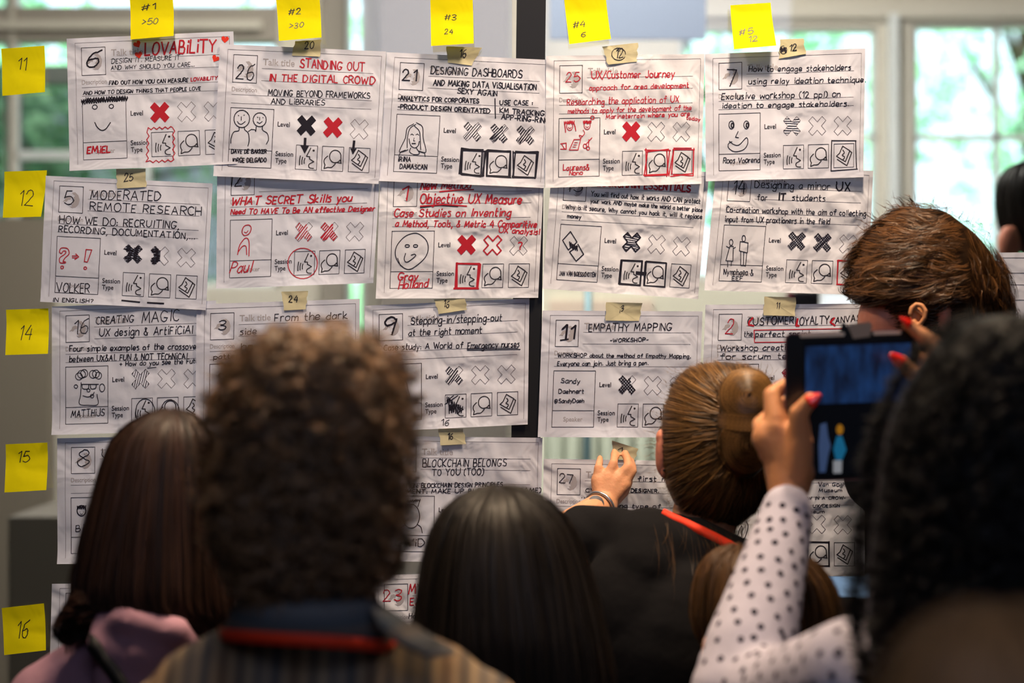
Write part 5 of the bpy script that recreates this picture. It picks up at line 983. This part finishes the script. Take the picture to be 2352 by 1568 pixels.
# --- person beyond the glass at the right edge
d = 4.6; x, y = P(2400, 0, d)[0], d-D
p9 = person('person with dark hair and a dark red top behind the glass at the right edge', x, y)
hc = P(2392, 470, d); B = core(x, y, .95, P(2400, 570, d), hc, .092, (0, 1, 0)); B += [('c', P(2420, 900, d-.1), .035, P(2320, 640, d-.1), .025), ('e', P(2318, 560, d-.1), (.03, .02, .05))]
blob('body', B, .01, S_pink, p9); eyes(p9, hc, .092); blob('top', [('c', P(2400, 680, d), .09, P(2250, 720, d), .06), ('c', P(2400, 680, d), .09, P(2550, 720, d), .06), ('e', P(2400, 850, d), (.17, .11, .22)), ('e', P(2400, 1100, d), (.15, .1, .2)), ('e', P(2400, 1300, d), (.155, .11, .2)), ('c', P(2270, 720, d), .06, P(2370, 900, d-.1), .05)], .014, mat('dark_red_jersey', '5e2222', .9, .1), p9)
h = Hull(d, [(368,2385,2400),(374,2350,2430),(392,2318,2462),(425,2300,2485),(470,2296,2490),(520,2302,2484),(560,2318,2470),(580,2345,2440)], 1.0, .11)
hair_obj(p9, hairmat('dark_hair', '1a1412', .5), [straight(h, 1200, 12, .003, (0, .3), (.8, 1))], [h.cap(.97)]); lower(p9, x, y, .93)

# ---------------------------------------------------------------- the tablet
tb = empty('tablet_computer', P(1958, 1098, 2.35), 'dark tablet with a tape tab on top, held up by hands with red nails', 'tablet')
def tq(px, py, dd): return P(px, py+(-.035*(px-1958)), 2.35+(dd-2.0))
M_tb = mat('black_tablet_plastic', '0c0c10', .3, .5, coat=.3); M_case = mat('dusty_pink_case', '8c5f63', .4, .4)
def rrect(name, x0, y0, x1, y1, r, d0, d1, m, par):
    pts = []
    for (cx, cy, a0) in ((x1-r, y0+r, -90), (x1-r, y1-r, 0), (x0+r, y1-r, 90), (x0+r, y0+r, 180)):
        for a in range(0, 91, 15): pts.append((cx+r*math.cos(math.radians(a0+a)), cy+r*math.sin(math.radians(a0+a))))
    n = len(pts); V = [tq(px, py, dd) for dd in (d0, d1) for px, py in pts]
    return mesh(name, V, [tuple(range(n)), tuple(range(2*n-1, n-1, -1))]+[(i, n+i, n+(i+1) % n, (i+1) % n) for i in range(n)], m, par, False)
rrect('case', 1802, 760, 2112, 1102, 16, 2.002, 2.018, M_case, tb); rrect('front', 1805, 763, 2109, 1099, 14, 2.0005, 2.003, M_tb, tb)
def emis(name, c, s): return mat(name, c, .3, .4, emit=s)
rrect('case_strip', 1838, 762, 1940, 771, 3, 1.996, 2.001, mat('cream_edge_strip', 'f2e2cc', .5), tb); rrect('case_strip', 2006, 763, 2070, 771, 3, 1.996, 2.001, bpy.data.materials['cream_edge_strip'], tb)
def screen_mat():
    m = bpy.data.materials.new('dark_blue_screen'); m.use_nodes = True; nt = m.node_tree; b = nt.nodes['Principled BSDF']; b.inputs['Base Color'].default_value = (.004, .005, .01, 1); b.inputs['Roughness'].default_value = .25
    tc = nt.nodes.new('ShaderNodeTexCoord'); mp = nt.nodes.new('ShaderNodeMapping'); mp.inputs['Scale'].default_value = (60, 10, 22); n = nt.nodes.new('ShaderNodeTexNoise'); n.inputs['Scale'].default_value = 1
    cr = nt.nodes.new('ShaderNodeValToRGB'); cr.color_ramp.elements[0].position = .35; cr.color_ramp.elements[0].color = (.003, .006, .018, 1); cr.color_ramp.elements[1].position = .75; cr.color_ramp.elements[1].color = (.008, .03, .10, 1)
    nt.links.new(tc.outputs['Object'], mp.inputs[0]); nt.links.new(mp.outputs[0], n.inputs['Vector']); nt.links.new(n.outputs['Fac'], cr.inputs[0]); nt.links.new(cr.outputs[0], b.inputs['Emission Color']); b.inputs['Emission Strength'].default_value = 1; return m
scr = rrect('screen', 1846, 782, 2096, 1092, 2, 1.9996, 2.0005, mat('unlit_screen', '0b0e14', .2, .5, emit=.25), tb)
rrect('screen_picture', 1850, 792, 2092, 925, 2, 1.9990, 1.9996, screen_mat(), scr); 
def poly(name, pts, dd, m, par): n = len(pts); V = [tq(*p_, q_) for q_ in (dd, dd+.0004) for p_ in pts]; return mesh(name, V, [tuple(range(n)), tuple(range(2*n-1, n-1, -1))], m, par, False)
poly('screen_graphic', [(1884,972),(1898,968),(1902,1000),(1908,1022),(1902,1045),(1896,1082),(1882,1082),(1880,1020)], 1.9988, emis('screen_light_blue', '43587f', .35), scr)
poly('screen_graphic', [(1922,1000),(1934,1000),(1944,1032),(1934,1055),(1920,1055),(1914,1030)], 1.9988, emis('screen_teal', '1c6f96', .4), scr)
poly('screen_graphic', [(1914,1056),(1934,1056),(1933,1085),(1914,1085)], 1.9987, emis('screen_white', 'a5a9ad', .35), scr)
poly('screen_graphic', ell(1929, 985, 8, 12)[:-1], 1.9987, emis('screen_orange', 'b0771c', .4), scr)
V = [tq(a, b, c) for a, b, c in ((1930,768,1.9985),(1925,745,1.9985),(1948,752,1.9985),(1952,768,1.9985))]
poly('clip_base', [(1925,770),(1936,735),(1962,770)], 1.998, M_tb, tb); o = poly('tape_tab', [(1946,745),(1998,740),(2003,750),(1998,774),(1960,778)], 1.9965, mat('beige_tape_tab', 'a89c8c', .7), tb); o['label'] = 'beige tape tab'
